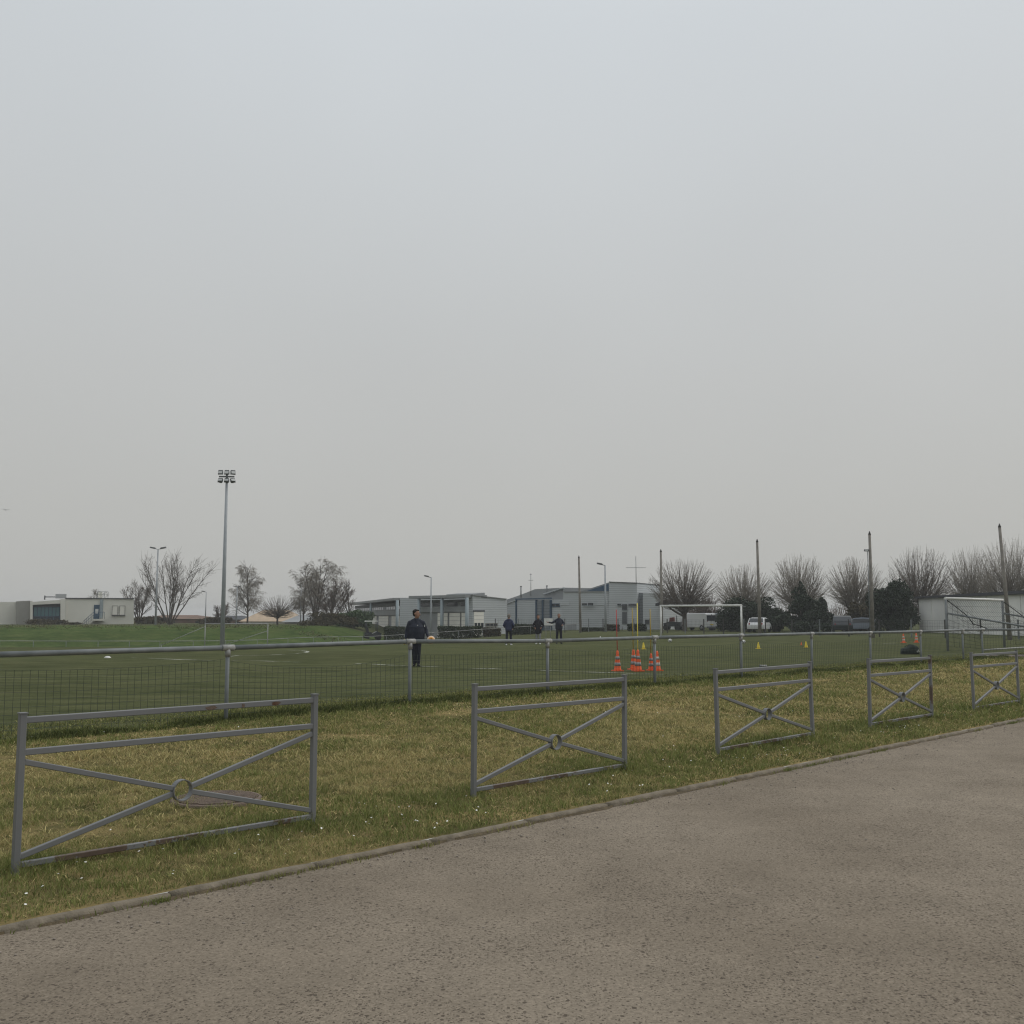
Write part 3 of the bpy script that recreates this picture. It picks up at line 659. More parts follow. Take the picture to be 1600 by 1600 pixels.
# ------------------------------------------------------------------ cones, balls, markers
def cone(px, py, label, h=.60, pole=None, polemat=None, bands=True, group='traffic cones on the pitch', yaw=.4):
    p = gp(px, py); p.z = gz(p.x, p.y)
    t = thing('traffic_cone', label, 'traffic cone', p, yaw, group); k = h / .6
    MB().prism([(-.14*k, 0), (.14*k, 0), (.132*k, .03*k), (-.132*k, .03*k)], -.14*k, .14*k).build('base', M['orange'], t)
    def rad(z): return (.112 - .135 * (z / .6) * .6) * k
    prof = [(rad(.03) + .012, .03*k), (rad(.06), .055*k)] + [(rad(z), z*k) for z in (.15, .27, .33, .44, .56)] + [(.022*k, .6*k)]
    MB().lathe(prof, n=18).build('body', M['orange'], t)
    if bands:
        for z0, z1 in ((.15, .25), (.34, .43)):
            MB().lathe([(rad(z0) + .004, z0*k), (rad(z1) + .004, z1*k)], n=18).build('band', M['cone_band'] if pole else M['cone_white'], t)
    if pole: MB().tube((0, 0, .35), (random.uniform(-.03, .03), 0, pole), .0125, .0125, 8).build('pole', polemat, t)
    return t
cone(965, 1048.5, 'orange traffic cone holding a tall red pole', .60, 1.80, M['red_pole'])
cone(997, 1049, 'orange traffic cone holding a tall bright yellow pole', .62, 1.98, M['yellow_pole'])
cone(990, 1046.5, 'orange traffic cone with mustard pole, tucked behind the cone with bright yellow pole', .60, 1.85, M['mustard'])
cone(1017.5, 1047.5, 'orange and white cone with mustard pole beside the fence post', .5, 1.82, M['mustard'])
cone(1027, 1048, 'orange and white striped cone without a pole beside the fence post', .58)
cone(1412, 1004.5, 'small orange and white cone standing beyond the duffel bag', .55, group='cones by the bag')
cone(1432, 1004, 'orange cone with white band behind the fence post by the duffel bag', .58, group='cones by the bag')
def ycone(px, py, label, h=.32, m='yellow'):
    p = gp(px, py); p.z = gz(p.x, p.y); t = thing('marker_cone', label, 'cone', p, .3, 'small marker cones on the grass')
    k = h / .32
    MB().prism([(-.11*k, 0), (.11*k, 0), (.105*k, .015*k), (-.105*k, .015*k)], -.11*k, .11*k).build('base', M[m], t)
    MB().lathe([(.085*k, .015*k), (.08*k, .05*k), (.028*k, .30*k), (.02*k, .32*k)], n=14).build('body', M[m], t)
ycone(1005.5, 1014.5, 'small yellow marker cone near the poles')
ycone(1185, 1013.5, 'small yellow marker cone alone in front of the goal area')
ycone(1259.5, 1011.5, 'small yellow marker cone next to a low orange marker')
ycone(1252, 1008, 'low orange marker next to a yellow marker cone', .17, 'orange')
ycone(906, 1001, 'low orange and white marker far out on the pitch', .2, 'orange')
ycone(938, 1000, 'small white marker far out on the pitch', .3, 'white')
def ballthing(px, py, label, r=.11):
    p = gp(px, py); g = gz(p.x, p.y)
    t = thing('football', label, 'ball', (p.x, p.y, g), 0, 'footballs on the pitch')
    MB().ball((0, 0, r), r, n=14, k=10).build('shell', M['white'], t)
    for a, b_ in ((-1.3, .4), (-2.3, .1), (-.5, -.2), (-1.7, -.5), (.6, .5), (2.2, .3)):
        d = Vector((math.cos(a) * math.cos(b_), math.sin(a) * math.cos(b_), math.sin(b_))); c = Vector((0, 0, r)) + d * (r * .93)
        MB().tube(c, c + d * (r * .085), r * .3, r * .27, 5).build('panel', M['black_cloth'], t)
ballthing(1047, 1003.5, 'white football on the grass in front of the left goalpost')
ballthing(999, 1001.5, 'white football on the grass beyond the yellow pole', .1)
ballthing(1162, 1005.5, 'white football beside the fence post in front of the goal')
p = gp(168, 1028); t = thing('marker_disc', 'white dome marker disc lying alone on the open grass', 'marker', (p.x, p.y, gz(p.x, p.y)))
MB().lathe([(.12, .0), (.12, .012), (.085, .06), (.03, .075)], n=16).build('dome', M['white'], t); MB().lathe([(.14, 0), (.14, .01)], n=16).build('rim', M['white'], t)

# duffel bag
p = gp(1422, 1022.5); t = thing('duffel_bag', 'dark green duffel bag lying on the grass by the fence', 'bag', (p.x, p.y, gz(p.x, p.y)), .1)
mb = MB(); prof = []
for i in range(15):
    x = -.40 + .80 * i / 14; e = max(0, 1 - abs(x / .405) ** 10) ** .6; prof.append((x, e))
vs = []; n = 14
for x, e in prof:
    hgt = (.30 + .05 * math.sin(x * 9 + 1) + .05 * (x > .05)) * e + .02
    for j in range(n):
        a = 2*math.pi*j/n; vs.append((x, .17 * e * math.copysign(abs(math.cos(a)) ** .6, math.cos(a)), max(0, hgt * .5 + hgt * .5 * math.copysign(abs(math.sin(a)) ** .6, math.sin(a)))))
mb.add(vs, [(i*n+j, i*n+(j+1) % n, (i+1)*n+(j+1) % n, (i+1)*n+j) for i in range(14) for j in range(n)] + [tuple(range(n)), tuple(range(14*n, 15*n))], True)
mb.build('body', M['bag'], t)
for y in (-.1, .1):
    MB().path([(-.18 + .36 * k / 8, y * (1 - .5 * math.sin(math.pi * k / 8)), .30 + .10 * math.sin(math.pi * k / 8)) for k in range(9)], .013).build('handle', M['bag'], t)
for k in range(3): MB().bar((.24 + .045 * k, -.163, .09), (.20 + .045 * k, -.158, .20), .012, .02).build('stripe', M['white'], t)

# ------------------------------------------------------------------ goals
def net_panel(mb, a, b, c, d, nu, nv, r=.004, sag=0.0):     # bilinear cord grid
    a, b, c, d = map(Vector, (a, b, c, d))
    def P(u, v):
        q = a.lerp(b, u).lerp(d.lerp(c, u), v); q = q.copy(); q.z -= sag * 4 * v * (1 - v); return q
    for i in range(nu + 1):
        pr = None
        for j in range(nv + 1):
            q = P(i / nu, j / nv)
            if pr is not None: mb.tube(pr, q, r, r, 3, False, False)
            pr = q
    for j in range(nv + 1):
        pr = None
        for i in range(nu + 1):
            q = P(i / nu, j / nv)
            if pr is not None: mb.tube(pr, q, r, r, 3, False, False)
            pr = q
A_ = at(1033, 990, 84); B_ = at(1159, 990, 80.5)
d = Vector((B_.x - A_.x, B_.y - A_.y, 0)); WG = d.length
t = thing('football_goal', 'white full-size goal with a bare frame in front of the parked vans', 'goal', (A_.x, A_.y, 0), math.atan2(d.y, d.x))
for x in (0, WG): MB().tube((x, 0, -.2), (x, 0, 2.44), .075, .075, 12).build('post', M['white'], t)
MB().tube((-.07, 0, 2.45), (WG + .07, 0, 2.45), .075, .075, 12).build('crossbar', M['white'], t)
for x in (0, WG): MB().tube((x, 0.06, 2.40), (x, 1.1, 2.38), .02, .02, 6).build('net_arm', M['galv'], t)
# goal by the whitewashed building, seen from behind, with long sloping stays
A_ = at(1481, 1012, 48)
t = thing('football_goal', 'full-size goal with long sloping side stays and sagging net by the whitewashed building', 'goal', (A_.x, A_.y, gz(A_.x, A_.y)), RZ)
WG = 7.32
for x in (0, WG):
    MB().tube((x, 0, -.2), (x, 0, 2.42), .06, .06, 12).build('post', M['galv'], t)
    MB().tube((x, -.06, 1.74), (x, -4.6, .95), .045, .045, 10).build('stay', M['galv'], t)
    MB().tube((x, -4.55, 0), (x, -4.55, .98), .04, .04, 8).build('back_post', M['galv'], t)
MB().tube((-.06, 0, 2.44), (WG + .06, 0, 2.44), .06, .06, 12).build('crossbar', M['white'], t)
MB().tube((-.05, -4.55, .05), (WG, -4.55, .05), .04, .04, 8).build('ground_bar', M['galv_light'], t)
MB().tube((.05, -1.6, .08), (WG - .05, -1.6, .08), .035, .035, 8).build('ground_bar', M['galv_light'], t)
mb = MB(); net_panel(mb, (0, -.02, 2.36), (WG, -.02, 2.36), (WG, -1.4, .9), (0, -1.4, .9), 26, 8, .005, .25)
for x in (0, WG): net_panel(mb, (x, -.06, 2.36), (x, -1.4, 1.5), (x, -1.5, .15), (x, -.06, .2), 6, 8, .006, .1)
mb.build('net', M['net'], t)
for x in (0, WG): MB().path([(x, -.03, 2.36), (x, -.5, 2.0), (x, -.95, 1.62), (x, -1.2, 1.25), (x, -1.55, 1.15), (x, -1.9, 1.0)], .022, 5).build('net_rope', M['net'], t)
# small goals at the bank
for (xl, xr, yt, xb, yb, Y, lab) in ((320, 418, 974.5, 252, 998, 90, 'white junior goal frame standing below the grass bank beside the floodlight'),):
    a = at(xl, 1000, Y); b = at(xr, 1000, Y - 1); d = Vector((b.x - a.x, b.y - a.y, 0)); w_ = d.length; g = gz(a.x, a.y)
    t = thing('junior_goal', lab, 'goal', (a.x, a.y, g), math.atan2(d.y, d.x)); zt = at(xl, yt, Y).z - g
    for x in (0, w_):
        MB().tube((x, 0, 0), (x, 0, zt), .045, .045, 8).build('post', M['galv_light'], t)
        MB().tube((x, 0, zt * .9 if x == 0 else zt * .75), (x - 3.75, -.6, .55), .03, .03, 6).build('stay', M['galv_light'], t)
        MB().tube((x - 3.75, -.6, 0), (x - 3.75, -.6, .58), .03, .03, 6).build('back_post', M['galv_light'], t)
    MB().tube((-.05, 0, zt), (w_ + .05, 0, zt), .045, .045, 8).build('crossbar', M['galv_light'], t)
# things lying beyond the corner of the fence
p = gp(1585, 1031); t = thing('board', 'flat weathered board lying on the worn grass beyond the fence corner', 'board', (p.x, p.y, gz(p.x, p.y)), .15)
MB().box((-.9, -.25, .0), (.9, .25, .09)).build('panel', M['plank'], t); MB().box((-.7, -.3, -.02), (-.6, .3, -.001)).build('batten', M['plank'], t)
p = gp(1556, 1031); t = thing('paper_sheet', 'crumpled white sheet lying beside the weathered board', 'sheet', (p.x, p.y, gz(p.x, p.y)), .1)
mb = MB(); vs = [(-.3 + .6*i/6, -.18 + .36*j/4, .04 + random.uniform(0, .05)) for i in range(7) for j in range(5)]
mb.add(vs, [(i*5+j, i*5+j+1, (i+1)*5+j+1, (i+1)*5+j) for i in range(6) for j in range(4)], True); mb.build('fold', M['white'], t)
p = gp(1193, 1043.5); t = thing('offcut', 'short pale offcut of tube lying on the grass behind the middle barrier', 'tube', (p.x, p.y, gz(p.x, p.y) + .05), .1)
MB().tube((-.1, 0, 0), (.1, 0, 0), .035, .035, 10).build('tube', M['galv_light'], t); MB().tube((-.125, 0, 0), (-.1, 0, 0), .04, .04, 10).build('end', M['galv'], t)

# far handrail of the pitch
pts = [at(-120, 1000, 83), at(0, 1000, 85), at(250, 1000, 90), at(450, 1000, 95), at(640, 1000, 100), at(790, 1000, 104), at(905, 1000, 107)]
hr = thing('far_handrail', 'pale thin handrail along the far side of the pitch below the bank', 'handrail', (0, 0, 0))
seq = []
for a, b in zip(pts, pts[1:]):
    n = max(1, round((b - a).length / 2.6))
    for i in range(n): seq.append(a.lerp(b, i / n))
seq = [Vector((q.x, q.y, gz(q.x, q.y))) for q in seq + [pts[-1]]]
pz = None
for q in seq:
    MB().tube(q + Vector((0, 0, -.3)), q + Vector((0, 0, .88)), .022, .022, 6).build('post', M['galv'], hr)
    if pz is not None: MB().tube(pz + Vector((0, 0, .9)), q + Vector((0, 0, .9)), .028, .028, 6).build('rail', M['galv_light'], hr)
    pz = q

# ------------------------------------------------------------------ masts, lamps, poles
def mast():
    Y = 70; b = at(347, 1012, Y); b.z = gz(b.x, b.y); top = at(352.5, 745, Y).z - b.z
    t = thing('floodlight_mast', 'tall grey floodlight mast with six lamps rising behind the handrail', 'floodlight', b, R(4))
    MB().tube((0, 0, -.3), (0, 0, top + .2), .165, .08, 14).build('pole', M['mast'], t)
    MB().bar((-.52, -.08, top), (.52, -.08, top), .10, .10).build('crossarm', M['lamp_grey'], t)
    for r_, tilt in ((.36, R(18)), (-.36, R(40))):
        for i, x in enumerate((-.40, 0.02, .42)):
            mb = MB(); yaw = (-.1, 0, .5)[i]; mtx = Matrix.Translation((x, -.13, top + r_ * .78)) @ Matrix.Rotation(yaw, 4, 'Z') @ Matrix.Rotation(-tilt, 4, 'X')
            def tv(m_, mat_, nm, par):
                m_.v = [tuple(mtx @ Vector(p)) for p in m_.v]; return m_.build(nm, mat_, par)
            hd = tv(MB().prism([(-.15, -.14), (.15, -.14), (.15, .14), (-.15, .14)], -.10, .05).prism([(-.09, -.08), (.09, -.08), (.09, .08), (-.09, .08)], .052, .16), M['lamp_grey'], 'lamp_head', t)
            tv(MB().box((-.13, -.115, -.12), (.13, -.103, .05)), M['lamp_clear'], 'lens', hd)
            tv(MB().box((-.17, -.04, -.16), (-.152, .04, .0)).box((.152, -.04, -.16), (.17, .04, .0)), M['galv'], 'bracket', hd)
mast()
def lamp(px, ptop, Y, label, heads=1, r=.07, size=1.0, side=-1, zb=None):
    b = at(px, 1000, Y); b.z = gz(b.x, b.y) if zb is None else zb
    h = at(px, ptop, Y).z - b.z
    t = thing('street_lamp', label, 'lamp post', b, 0, 'lamp posts beyond the pitch')
    MB().tube((0, 0, -.3), (0, 0, h), r * 1.3, r * .7, 8).build('pole', M['mast'], t)
    for s_ in ((-1, 1) if heads == 2 else (side,)):
        arm = MB().tube((0, 0, h - .04), (s_ * .35 * size, 0, h + .05 * size), .04, .035, 6).build('arm', M['galv'], t)
        hd = MB().prism([(s_*.25*size, h - .02), (s_*1.1*size, h + .16*size), (s_*1.05*size, h + .34*size), (s_*.4*size, h + .22*size)], -.16, .16).build('lamp_head', M['lamp_grey'], t)
        MB().prism([(s_*.45*size, h + .005), (s_*1.0*size, h + .12*size), (s_*1.0*size, h + .132*size), (s_*.45*size, h + .017)], -.12, .12).build('lens', M['lamp_clear'], hd)
lamp(242, 858, 140, 'double-headed lamp post beside the big multi-stemmed bare tree', 2, .12)
lamp(673, 902, 118, 'single-headed lamp post in front of the hall with cream shutters', 1, .09, .75)
lamp(946.5, 883, 108, 'single-headed lamp post in front of the right end of the metal building', 1, .10, .8)
lamp(320, 925, 150, 'thin lamp post next to the multi-stemmed tree on the bank', 1, .07, .6)
lamp(368.5, 917, 140, 'small double-headed lamp post beside the birch', 2, .08, .5)
lamp(469, 915, 138, 'thin lamp post between the pollarded tree and the big birch', 1, .06, .5)
wl = ['weathered timber pole in front of the metal building', 'weathered timber pole rising behind the goal through the first pollarded tree',
      'weathered timber pole between the goal and the tall pyramid evergreen', 'weathered timber pole with a small lamp box on its side',
      'weathered leaning timber pole in front of the whitewashed building']
poles = []
for i, (pt, xb, ytop, Y) in enumerate(((904.5, 907, 868, 108), (1032.5, 1034, 858, 97), (1183, 1187.5, 842, 85), (1358.5, 1363.5, 830, 77), (1561.5, 1577.5, 818, 70.6))):
    b = at(xb, 985, Y); tp = at(pt, ytop, Y); b.z = gz(b.x, b.y)
    t = thing('timber_pole', wl[i], 'pole', b, 0, 'timber poles behind the goal'); tl = tp - b; poles.append(b)
    MB().tube((-tl.x * .04, 0, -.4), tl - Vector((0, 0, .25)), .155 if i > 1 else .145, .095, 9).build('pole', M['wood_pole'], t)
    MB().tube(tl - Vector((0, 0, .26)), tl, .11, .025, 9).build('cap', M['pole_cap'], t)
    if i == 3:
        z = at(1353, 860, Y).z - b.z; x = tl.x * z / tl.z
        hb = MB().bar((x - .45, -.05, z), (x - .12, -.05, z), .16, .16, ch=.02).build('lamp_box', M['lamp_grey'], t)
        MB().box((x - .43, -.14, z - .05), (x - .2, -.133, z + .05)).build('lens', M['lamp_clear'], hb)
        MB().tube((x * .4 - .24, -.1, .0), (x - .22, -.1, z - .09), .035, .03, 6).build('conduit', M['galv'], t)

# wire boundary fence behind the poles
bf = thing('boundary_fence', 'dark wire boundary fence on thin posts behind the timber poles', 'fence')
line = [Vector((poles[0].x - 9, 112.5, 0)), Vector((poles[0].x + 1, 110, 0)), Vector((poles[2].x + 1.2, 88, 0)), Vector((poles[4].x + 3.0, 70, 0)), Vector((poles[4].x + 9, 61, 0))]
seq = []
for a, b in zip(line, line[1:]):
    n = max(1, round((b - a).length / 2.7)); seq += [a.lerp(b, i / n) for i in range(n)]
seq.append(line[-1]); prev = None
for i, q in enumerate(seq):
    h = 1.3
    MB().bar(q + Vector((0, 0, -.2)), q + Vector((0, 0, h + .06)), .09, .09).build('post', M['galv'] if i % 3 == 1 else M['pole_cap'], bf)
    if prev is not None:
        mb = MB(); 
        for z in (.1, .35, .6, .85, 1.1, 1.28): mb.tube(prev + Vector((0, .06, z)), q + Vector((0, .06, z)), .006, .006, 3, False, False)
        nn_ = 14
        for j in range(1, nn_):
            c = prev.lerp(q, j / nn_); mb.tube(c + Vector((0, .06, .05)), c + Vector((0, .06, 1.28)), .005, .005, 3, False, False)
        mb.build('wire_mesh', M['wire'], bf)
    prev = q

# ------------------------------------------------------------------ buildings
class Face:                                # a vertical wall plane between two points; u along it, z up, y into the building
    def __init__(s, px0, d0, px1, d1):
        a = at(px0, 980, d0); b = at(px1, 980, d1); s.o = Vector((a.x, a.y, 0)); s.t = Vector((b.x - a.x, b.y - a.y, 0)); s.len = s.t.length
        s.t.normalize(); s.n = Vector((-s.t.y, s.t.x, 0)); s.rz = math.atan2(s.t.y, s.t.x)
    def uz(s, px, py, y=0.0):
        d = ray(px, py); o = s.o + s.n * y; k = (o - Vector((0, 0, EYE))).dot(s.n) / d.dot(s.n)
        p = Vector((0, 0, EYE)) + d * k; return ((p - s.o).dot(s.t), p.z)
    def poly(s, pts, y0, y1): return MB().prism([s.uz(*p, y0) for p in pts], y0, y1)
    def rect(s, x0, yt, x1, yb, y0, y1):   # level edges; heights read at x0
        u0, z1 = s.uz(x0, yt, y0); u1, _ = s.uz(x1, yt, y0); _, z0 = s.uz(x0, yb, y0)
        return MB().box((u0, y0, z0), (u1, y1, z1))
def window(f, root, x0, yt, x1, yb, y=-.04, glass='glass', frame='white', mull=0):
    u0, z1 = f.uz(x0, yt, y); u1, _ = f.uz(x1, yt, y); _, z0 = f.uz(x0, yb, y)
    w = MB().box((u0, y, z0), (u1, y + .03, z1)).build('window', M[glass], root); fr = MB(); th = .07
    fr.box((u0 - th, y - .03, z0 - th), (u1 + th, y + .025, z0 - .001)).box((u0 - th, y - .03, z1 + .001), (u1 + th, y + .025, z1 + th))
    fr.box((u0 - th, y - .03, z0), (u0 - .001, y + .025, z1)).box((u1 + .001, y - .03, z0), (u1 + th, y + .025, z1))
    for i in range(mull):
        c = u0 + (u1 - u0) * (i + 1) / (mull + 1); fr.box((c - .04, y - .03, z0 + .001), (c + .04, y - .002, z1 - .001))
    fr.build('frame', M[frame], w)
    return w

# --- pale flat-roofed block on the bank (left)
f = Face(97, 148, 209, 152)
bb = thing('flat_roofed_building', 'pale flat-roofed building with teal glazing and an outside stair on the bank', 'building', f.o, f.rz)
f.poly([(102.5, 935), (209, 935.6), (209, 990), (102.5, 990)], 0, 14).build('wall', M['white_wall'], bb)
f.poly([(101.5, 934), (210, 934.6), (210, 936), (101.5, 935.4)], -.15, -.003).build('coping', M['dark_trim'], bb)
f.poly([(94.5, 936), (102.4, 936), (102.4, 990), (94.5, 990)], -.6, 14).build('wall', M['white_wall'], bb)
f.poly([(51, 940.5), (94.4, 937.2), (94.4, 943), (51, 945)], -.5, 14).build('fascia', M['white_wall'], bb)
f.poly([(47, 939), (51, 939), (51, 990), (47, 990)], -.6, 14).build('wall', M['white_wall'], bb)
f.poly([(25, 939.6), (46.9, 938.5), (46.9, 990), (25, 990)], -.3, 12).build('wall', M['grey_wall'], bb)
f.poly([(-60, 940.5), (24.9, 940.5), (24.9, 990), (-60, 990)], 1.5, 12).build('wall', M['white_wall'], bb)
f.poly([(51.1, 945.1), (94.3, 943.1), (94.3, 990), (51.1, 990)], .4, 2).build('recess_wall', M['dark_wall'], bb)
for i in range(7): 
    x = 53.5 + i * 5.8; window(f, bb, x, 949, x + 4.6, 962.5, .25, 'teal_glass', 'blue_paint')
for i in range(4):
    x = 53.5 + i * 10.2; window(f, bb, x, 964.5, x + 8.8, 974, .25, 'glass', 'blue_paint')
f.rect(87, 928, 104, 934.3, 3, 6).build('roof_unit', M['mid_wall'], bb)
a_ = f.uz(70, 932.7, 2); b_ = f.uz(86.5, 932.7, 2); pp = MB().tube((a_[0], 2, a_[1]), (b_[0], 2, b_[1]), .08, .08, 6); pp.tube((a_[0], 2, a_[1] - .4), (a_[0], 2, a_[1] + .2), .1, .1, 6); pp.build('roof_pipe', M['dark_trim'], bb)
rl = MB(); u0, zt = f.uz(152.5, 924.5, 1); u1, _ = f.uz(169, 924.5, 1); _, zb = f.uz(152.5, 934, 1)
for k in range(4): u = u0 + (u1 - u0) * k / 3; rl.tube((u, 1, zb), (u, 1, zt), .03, .03, 5)
for z in (zt, (zt + zb) / 2): rl.tube((u0, 1, z), (u1, 1, z), .03, .03, 5)
rl.build('roof_railing', M['galv'], bb)
f.rect(154, 924.5, 160, 933.5, 1.4, 2.2).build('roof_hatch', M['white_wall'], bb)
f.rect(156.5, 936.5, 161.5, 966, -.18, -.004).build('cladding_strip', M['column'], bb)
dr = f.rect(147, 945, 155.8, 967, -.12, -.004).build('door', M['blue_paint'], bb)
f.rect(149, 951.5, 153.8, 958.5, -.135, -.122).build('pane', M['lamp_clear'], dr)
window(f, bb, 176, 947, 183.8, 960.5, -.08, 'door_cream', 'grey_wall'); window(f, bb, 187.5, 947, 195, 960.5, -.08, 'door_cream', 'grey_wall')
f.rect(174.5, 961.2, 196, 962.2, -.25, -.01).build('sill', M['dark_trim'], bb)
f.rect(146, 967.2, 163, 970, -1.6, -.01).build('landing', M['white_wall'], bb)
lu, lz = f.uz(146, 967.2, -1.5); ru, _ = f.uz(130, 967.2, -1.5)
for k in range(7): 
    a = lu + (ru - lu) * k / 7; b2 = lu + (ru - lu) * (k + 1) / 7
    MB().box((b2, -1.5, lz - .19 * (k + 1) - .12), (a - .002, -.3, lz - .19 * (k + 1))).build('step', M['white_wall'], bb)
rl = MB(); ou, oz = f.uz(163, 967, -1.55)
for k in range(6):
    u = lu + (ou - lu) * k / 5; rl.tube((u, -1.55, lz), (u, -1.55, lz + 1.0), .025, .025, 5)
rl.tube((lu, -1.55, lz + 1), (ou, -1.55, lz + 1), .03, .03, 5); rl.tube((lu, -1.55, lz + 1), (ru, -1.55, lz - .35), .03, .03, 5); rl.tube((lu, -1.55, lz + .6), (ru, -1.55, lz - .75), .03, .03, 5)
for k in range(1, 6): u = lu + (ru - lu) * k / 6; rl.tube((u, -1.55, lz - 1.35 * k / 6), (u, -1.55, lz + 1 - 1.35 * k / 6), .025, .025, 5)
rl.build('stair_rail', M['blue_paint'], bb)

# --- two depots with canopies and roller shutters
def depot(px0, d0, px1, d1, ztop, zwin, zband, doors, cols, label, end, zb=-1.7, dep=9.0):
    f = Face(px0, d0, px1, d1); Ld = f.len
    t = thing('depot_hall', label, 'building', f.o, f.rz)
    z_in = ztop - .5
    MB().box((0, .0, zband), (Ld, dep, zwin[0])).build('wall', M['mid_wall'], t)
    MB().box((0, .12, zwin[1]), (Ld, dep, z_in)).build('wall', M['dark_wall'], t)
    MB().box((0, .25, zwin[0]), (Ld, dep, zwin[1])).build('wall', M['mid_wall'], t)
    MB().box((0, .3, zb), (Ld, dep, zband)).build('wall', M['mid_wall'], t)
    MB().box((-.3, -1.2, ztop - .32), (Ld + .1, dep + .2, ztop)).build('canopy', M['roof_sheet'], t)
    n = max(4, int(Ld / 2.2))
    for i in range(n):
        a = Ld * (i + .1) / n; b = Ld * (i + .86) / n
        w = MB().box((a, .14, zwin[0] + .04), (b, .2, zwin[1] - .04)).build('window', M['glass'], t)
    for x0, x1, *rest in doors:
        u0 = f.uz(x0, 970, .2)[0]; u1 = f.uz(x1, 970, .2)[0]; m_ = M['door_cream']
        dd = MB(); kz = 8
        for k in range(kz):
            z0 = zb + (zband - .08 - zb) * k / kz; z1 = zb + (zband - .08 - zb) * (k + 1) / kz
            dd.box((u0, .16, z0), (u1, .22, z1 - .03))
        dd = dd.build('shutter_door', m_, t)
        if rest:
            for k in range(3):
                a = u0 + (u1 - u0) * (k + .12) / 3; b = u0 + (u1 - u0) * (k + .88) / 3; zc = zband + (zb - zband) * .62
                MB().box((a, .13, zc - .25), (b, .155, zc + .25)).build('pane', M['glass'], dd)
    for cx in cols:
        u, _ = f.uz(cx, 970, -.95)
        MB().tube((u, -.95, zb - .5), (u, -.95, ztop - .33), .20, .20, 10).build('column', M['column'], t)
    # the end wall runs back from the near corner
    if end: MB().box((Ld + .001, -.35, zb), (Ld + .25, 9, ztop + .02)).build('end_wall', M['clad'], t)
    return f, t
f, hA = depot(553, 186, 628.5, 135, 4.0, (2.5, 3.0), 1.75, [(573, 588.5), (592, 607), (612, 626.5)], (579.5, 620.5), 'long grey depot hall with cream shutters half hidden behind the dark-coated man', True)
eA = Face(628.5, 135, 657, 156)
t = hA
for (x0, x1) in ((631.5, 641),):
    g = eA; u0, z1 = g.uz(x0, 961, -.1); u1, _ = g.uz(x1, 961, -.1)
    pts_ = [hA.matrix_basis.inverted() @ (g.o + g.t * u + g.n * -.35) for u in (u0, u1)]
    a, b = pts_; MB().bar((a.x, a.y, .1), (b.x, b.y, .1), .1, 3.1).build('shutter_door', M['door_cream'], t)
f, hB = depot(652.5, 125, 738, 118, 4.05, (2.75, 3.25), 2.12, [(684, 699.5), (702.5, 719), (721.5, 737)], (654.5, 690.5, 729.5), 'grey depot hall with canopy, light columns and cream shutters behind the hedge', False, dep=2.0)
g = Face(738.2, 118.1, 784, 121.9)
t = thing('clad_hall', 'ribbed metal end hall with a half-glazed white shutter next to the depot', 'building', g.o, g.rz)
g.poly([(738.6, 930.2), (792, 936.3), (792, 1000), (738.6, 1000)], -.25, .4).build('wall', M['clad_light'], t)
g.poly([(738.2, 929.2), (792.3, 935.3), (792.3, 936.3), (738.2, 930.2)], -.4, .5).build('coping', M['roof_sheet'], t)
g.poly([(739.5, 928), (757.5, 926), (757.5, 932), (739.5, 930)], .6, 5).build('roof_upstand', M['roof_sheet'], t)
u0, z1 = g.uz(741, 955.5, -.32); u1, _ = g.uz(756, 955.5, -.32)
dd = MB(); zs = np.linspace(-1.5, z1, 9)
for k in range(8): dd.box((u0, -.32, zs[k]), (u1, -.253, zs[k+1] - .03))
dd = dd.build('shutter_door', M['door_cream'], t)
for k in range(3):
    a = u0 + (u1 - u0) * (k + .12) / 3; b = u0 + (u1 - u0) * (k + .88) / 3; MB().box((a, -.345, .2), (b, -.323, .85)).build('pane', M['glass'], dd)
MB().box((u0 - .15, -.36, z1 + .002), (u1 + .15, -.254, z1 + .15)).build('lintel', M['dark_trim'], t)
window(g, t, 759.5, 974.5, 777, 978, -.30, 'glass', 'grey_wall', 2)

# --- large metal-clad building with monitor roofs
f = Face(783.5, 141, 880, 128)
t = thing('metal_building', 'large ribbed metal building with blue-framed tall doors and raised roof block', 'building', f.o, f.rz)
f.poly([(784, 946), (805.5, 938.2), (880, 936.5), (880, 1000), (784, 1000)], 0, 6).build('wall', M['clad'], t)
f.poly([(766, 943.5), (784, 939.5), (812, 930), (836, 920.6), (880, 918.2), (880, 1000), (766, 1000)], 1.0, 16).build('roof', M['roof_sheet'], t)
f.poly([(783.5, 945), (805.5, 937), (805.5, 938.4), (783.5, 946.4)], -.2, -.003).build('gutter', M['clad_light'], t)
f.poly([(848, 927.5), (880, 917.6), (880, 919), (848, 929)], .7, .99).build('roof_flashing', M['clad_light'], t)
for x0, x1 in ((807, 836), (838.8, 846), (848.8, 858.4)):
    dr = f.rect(x0, 938.6, x1, 1000, -.08, -.004).build('tall_door', M['clad_dark'] if x1 > 837 else M['clad'], t)
for x in (805.8, 837.2, 847.2, 859.5): f.rect(x - .8, 937.2, x + .8, 1000, -.2, -.003).build('door_frame', M['blue_paint'], t)
u0, z0 = f.uz(805, 937.2, -.2); u1, _ = f.uz(860.3, 937.2, -.2); MB().box((u0, -.21, z0), (u1, -.003, z0 + .16)).build('door_head', M['blue_paint'], t)
window(f, t, 863, 943.8, 874, 947.6, -.05, 'glass', 'blue_paint', 1)
g = Face(880, 128, 953, 125.5)
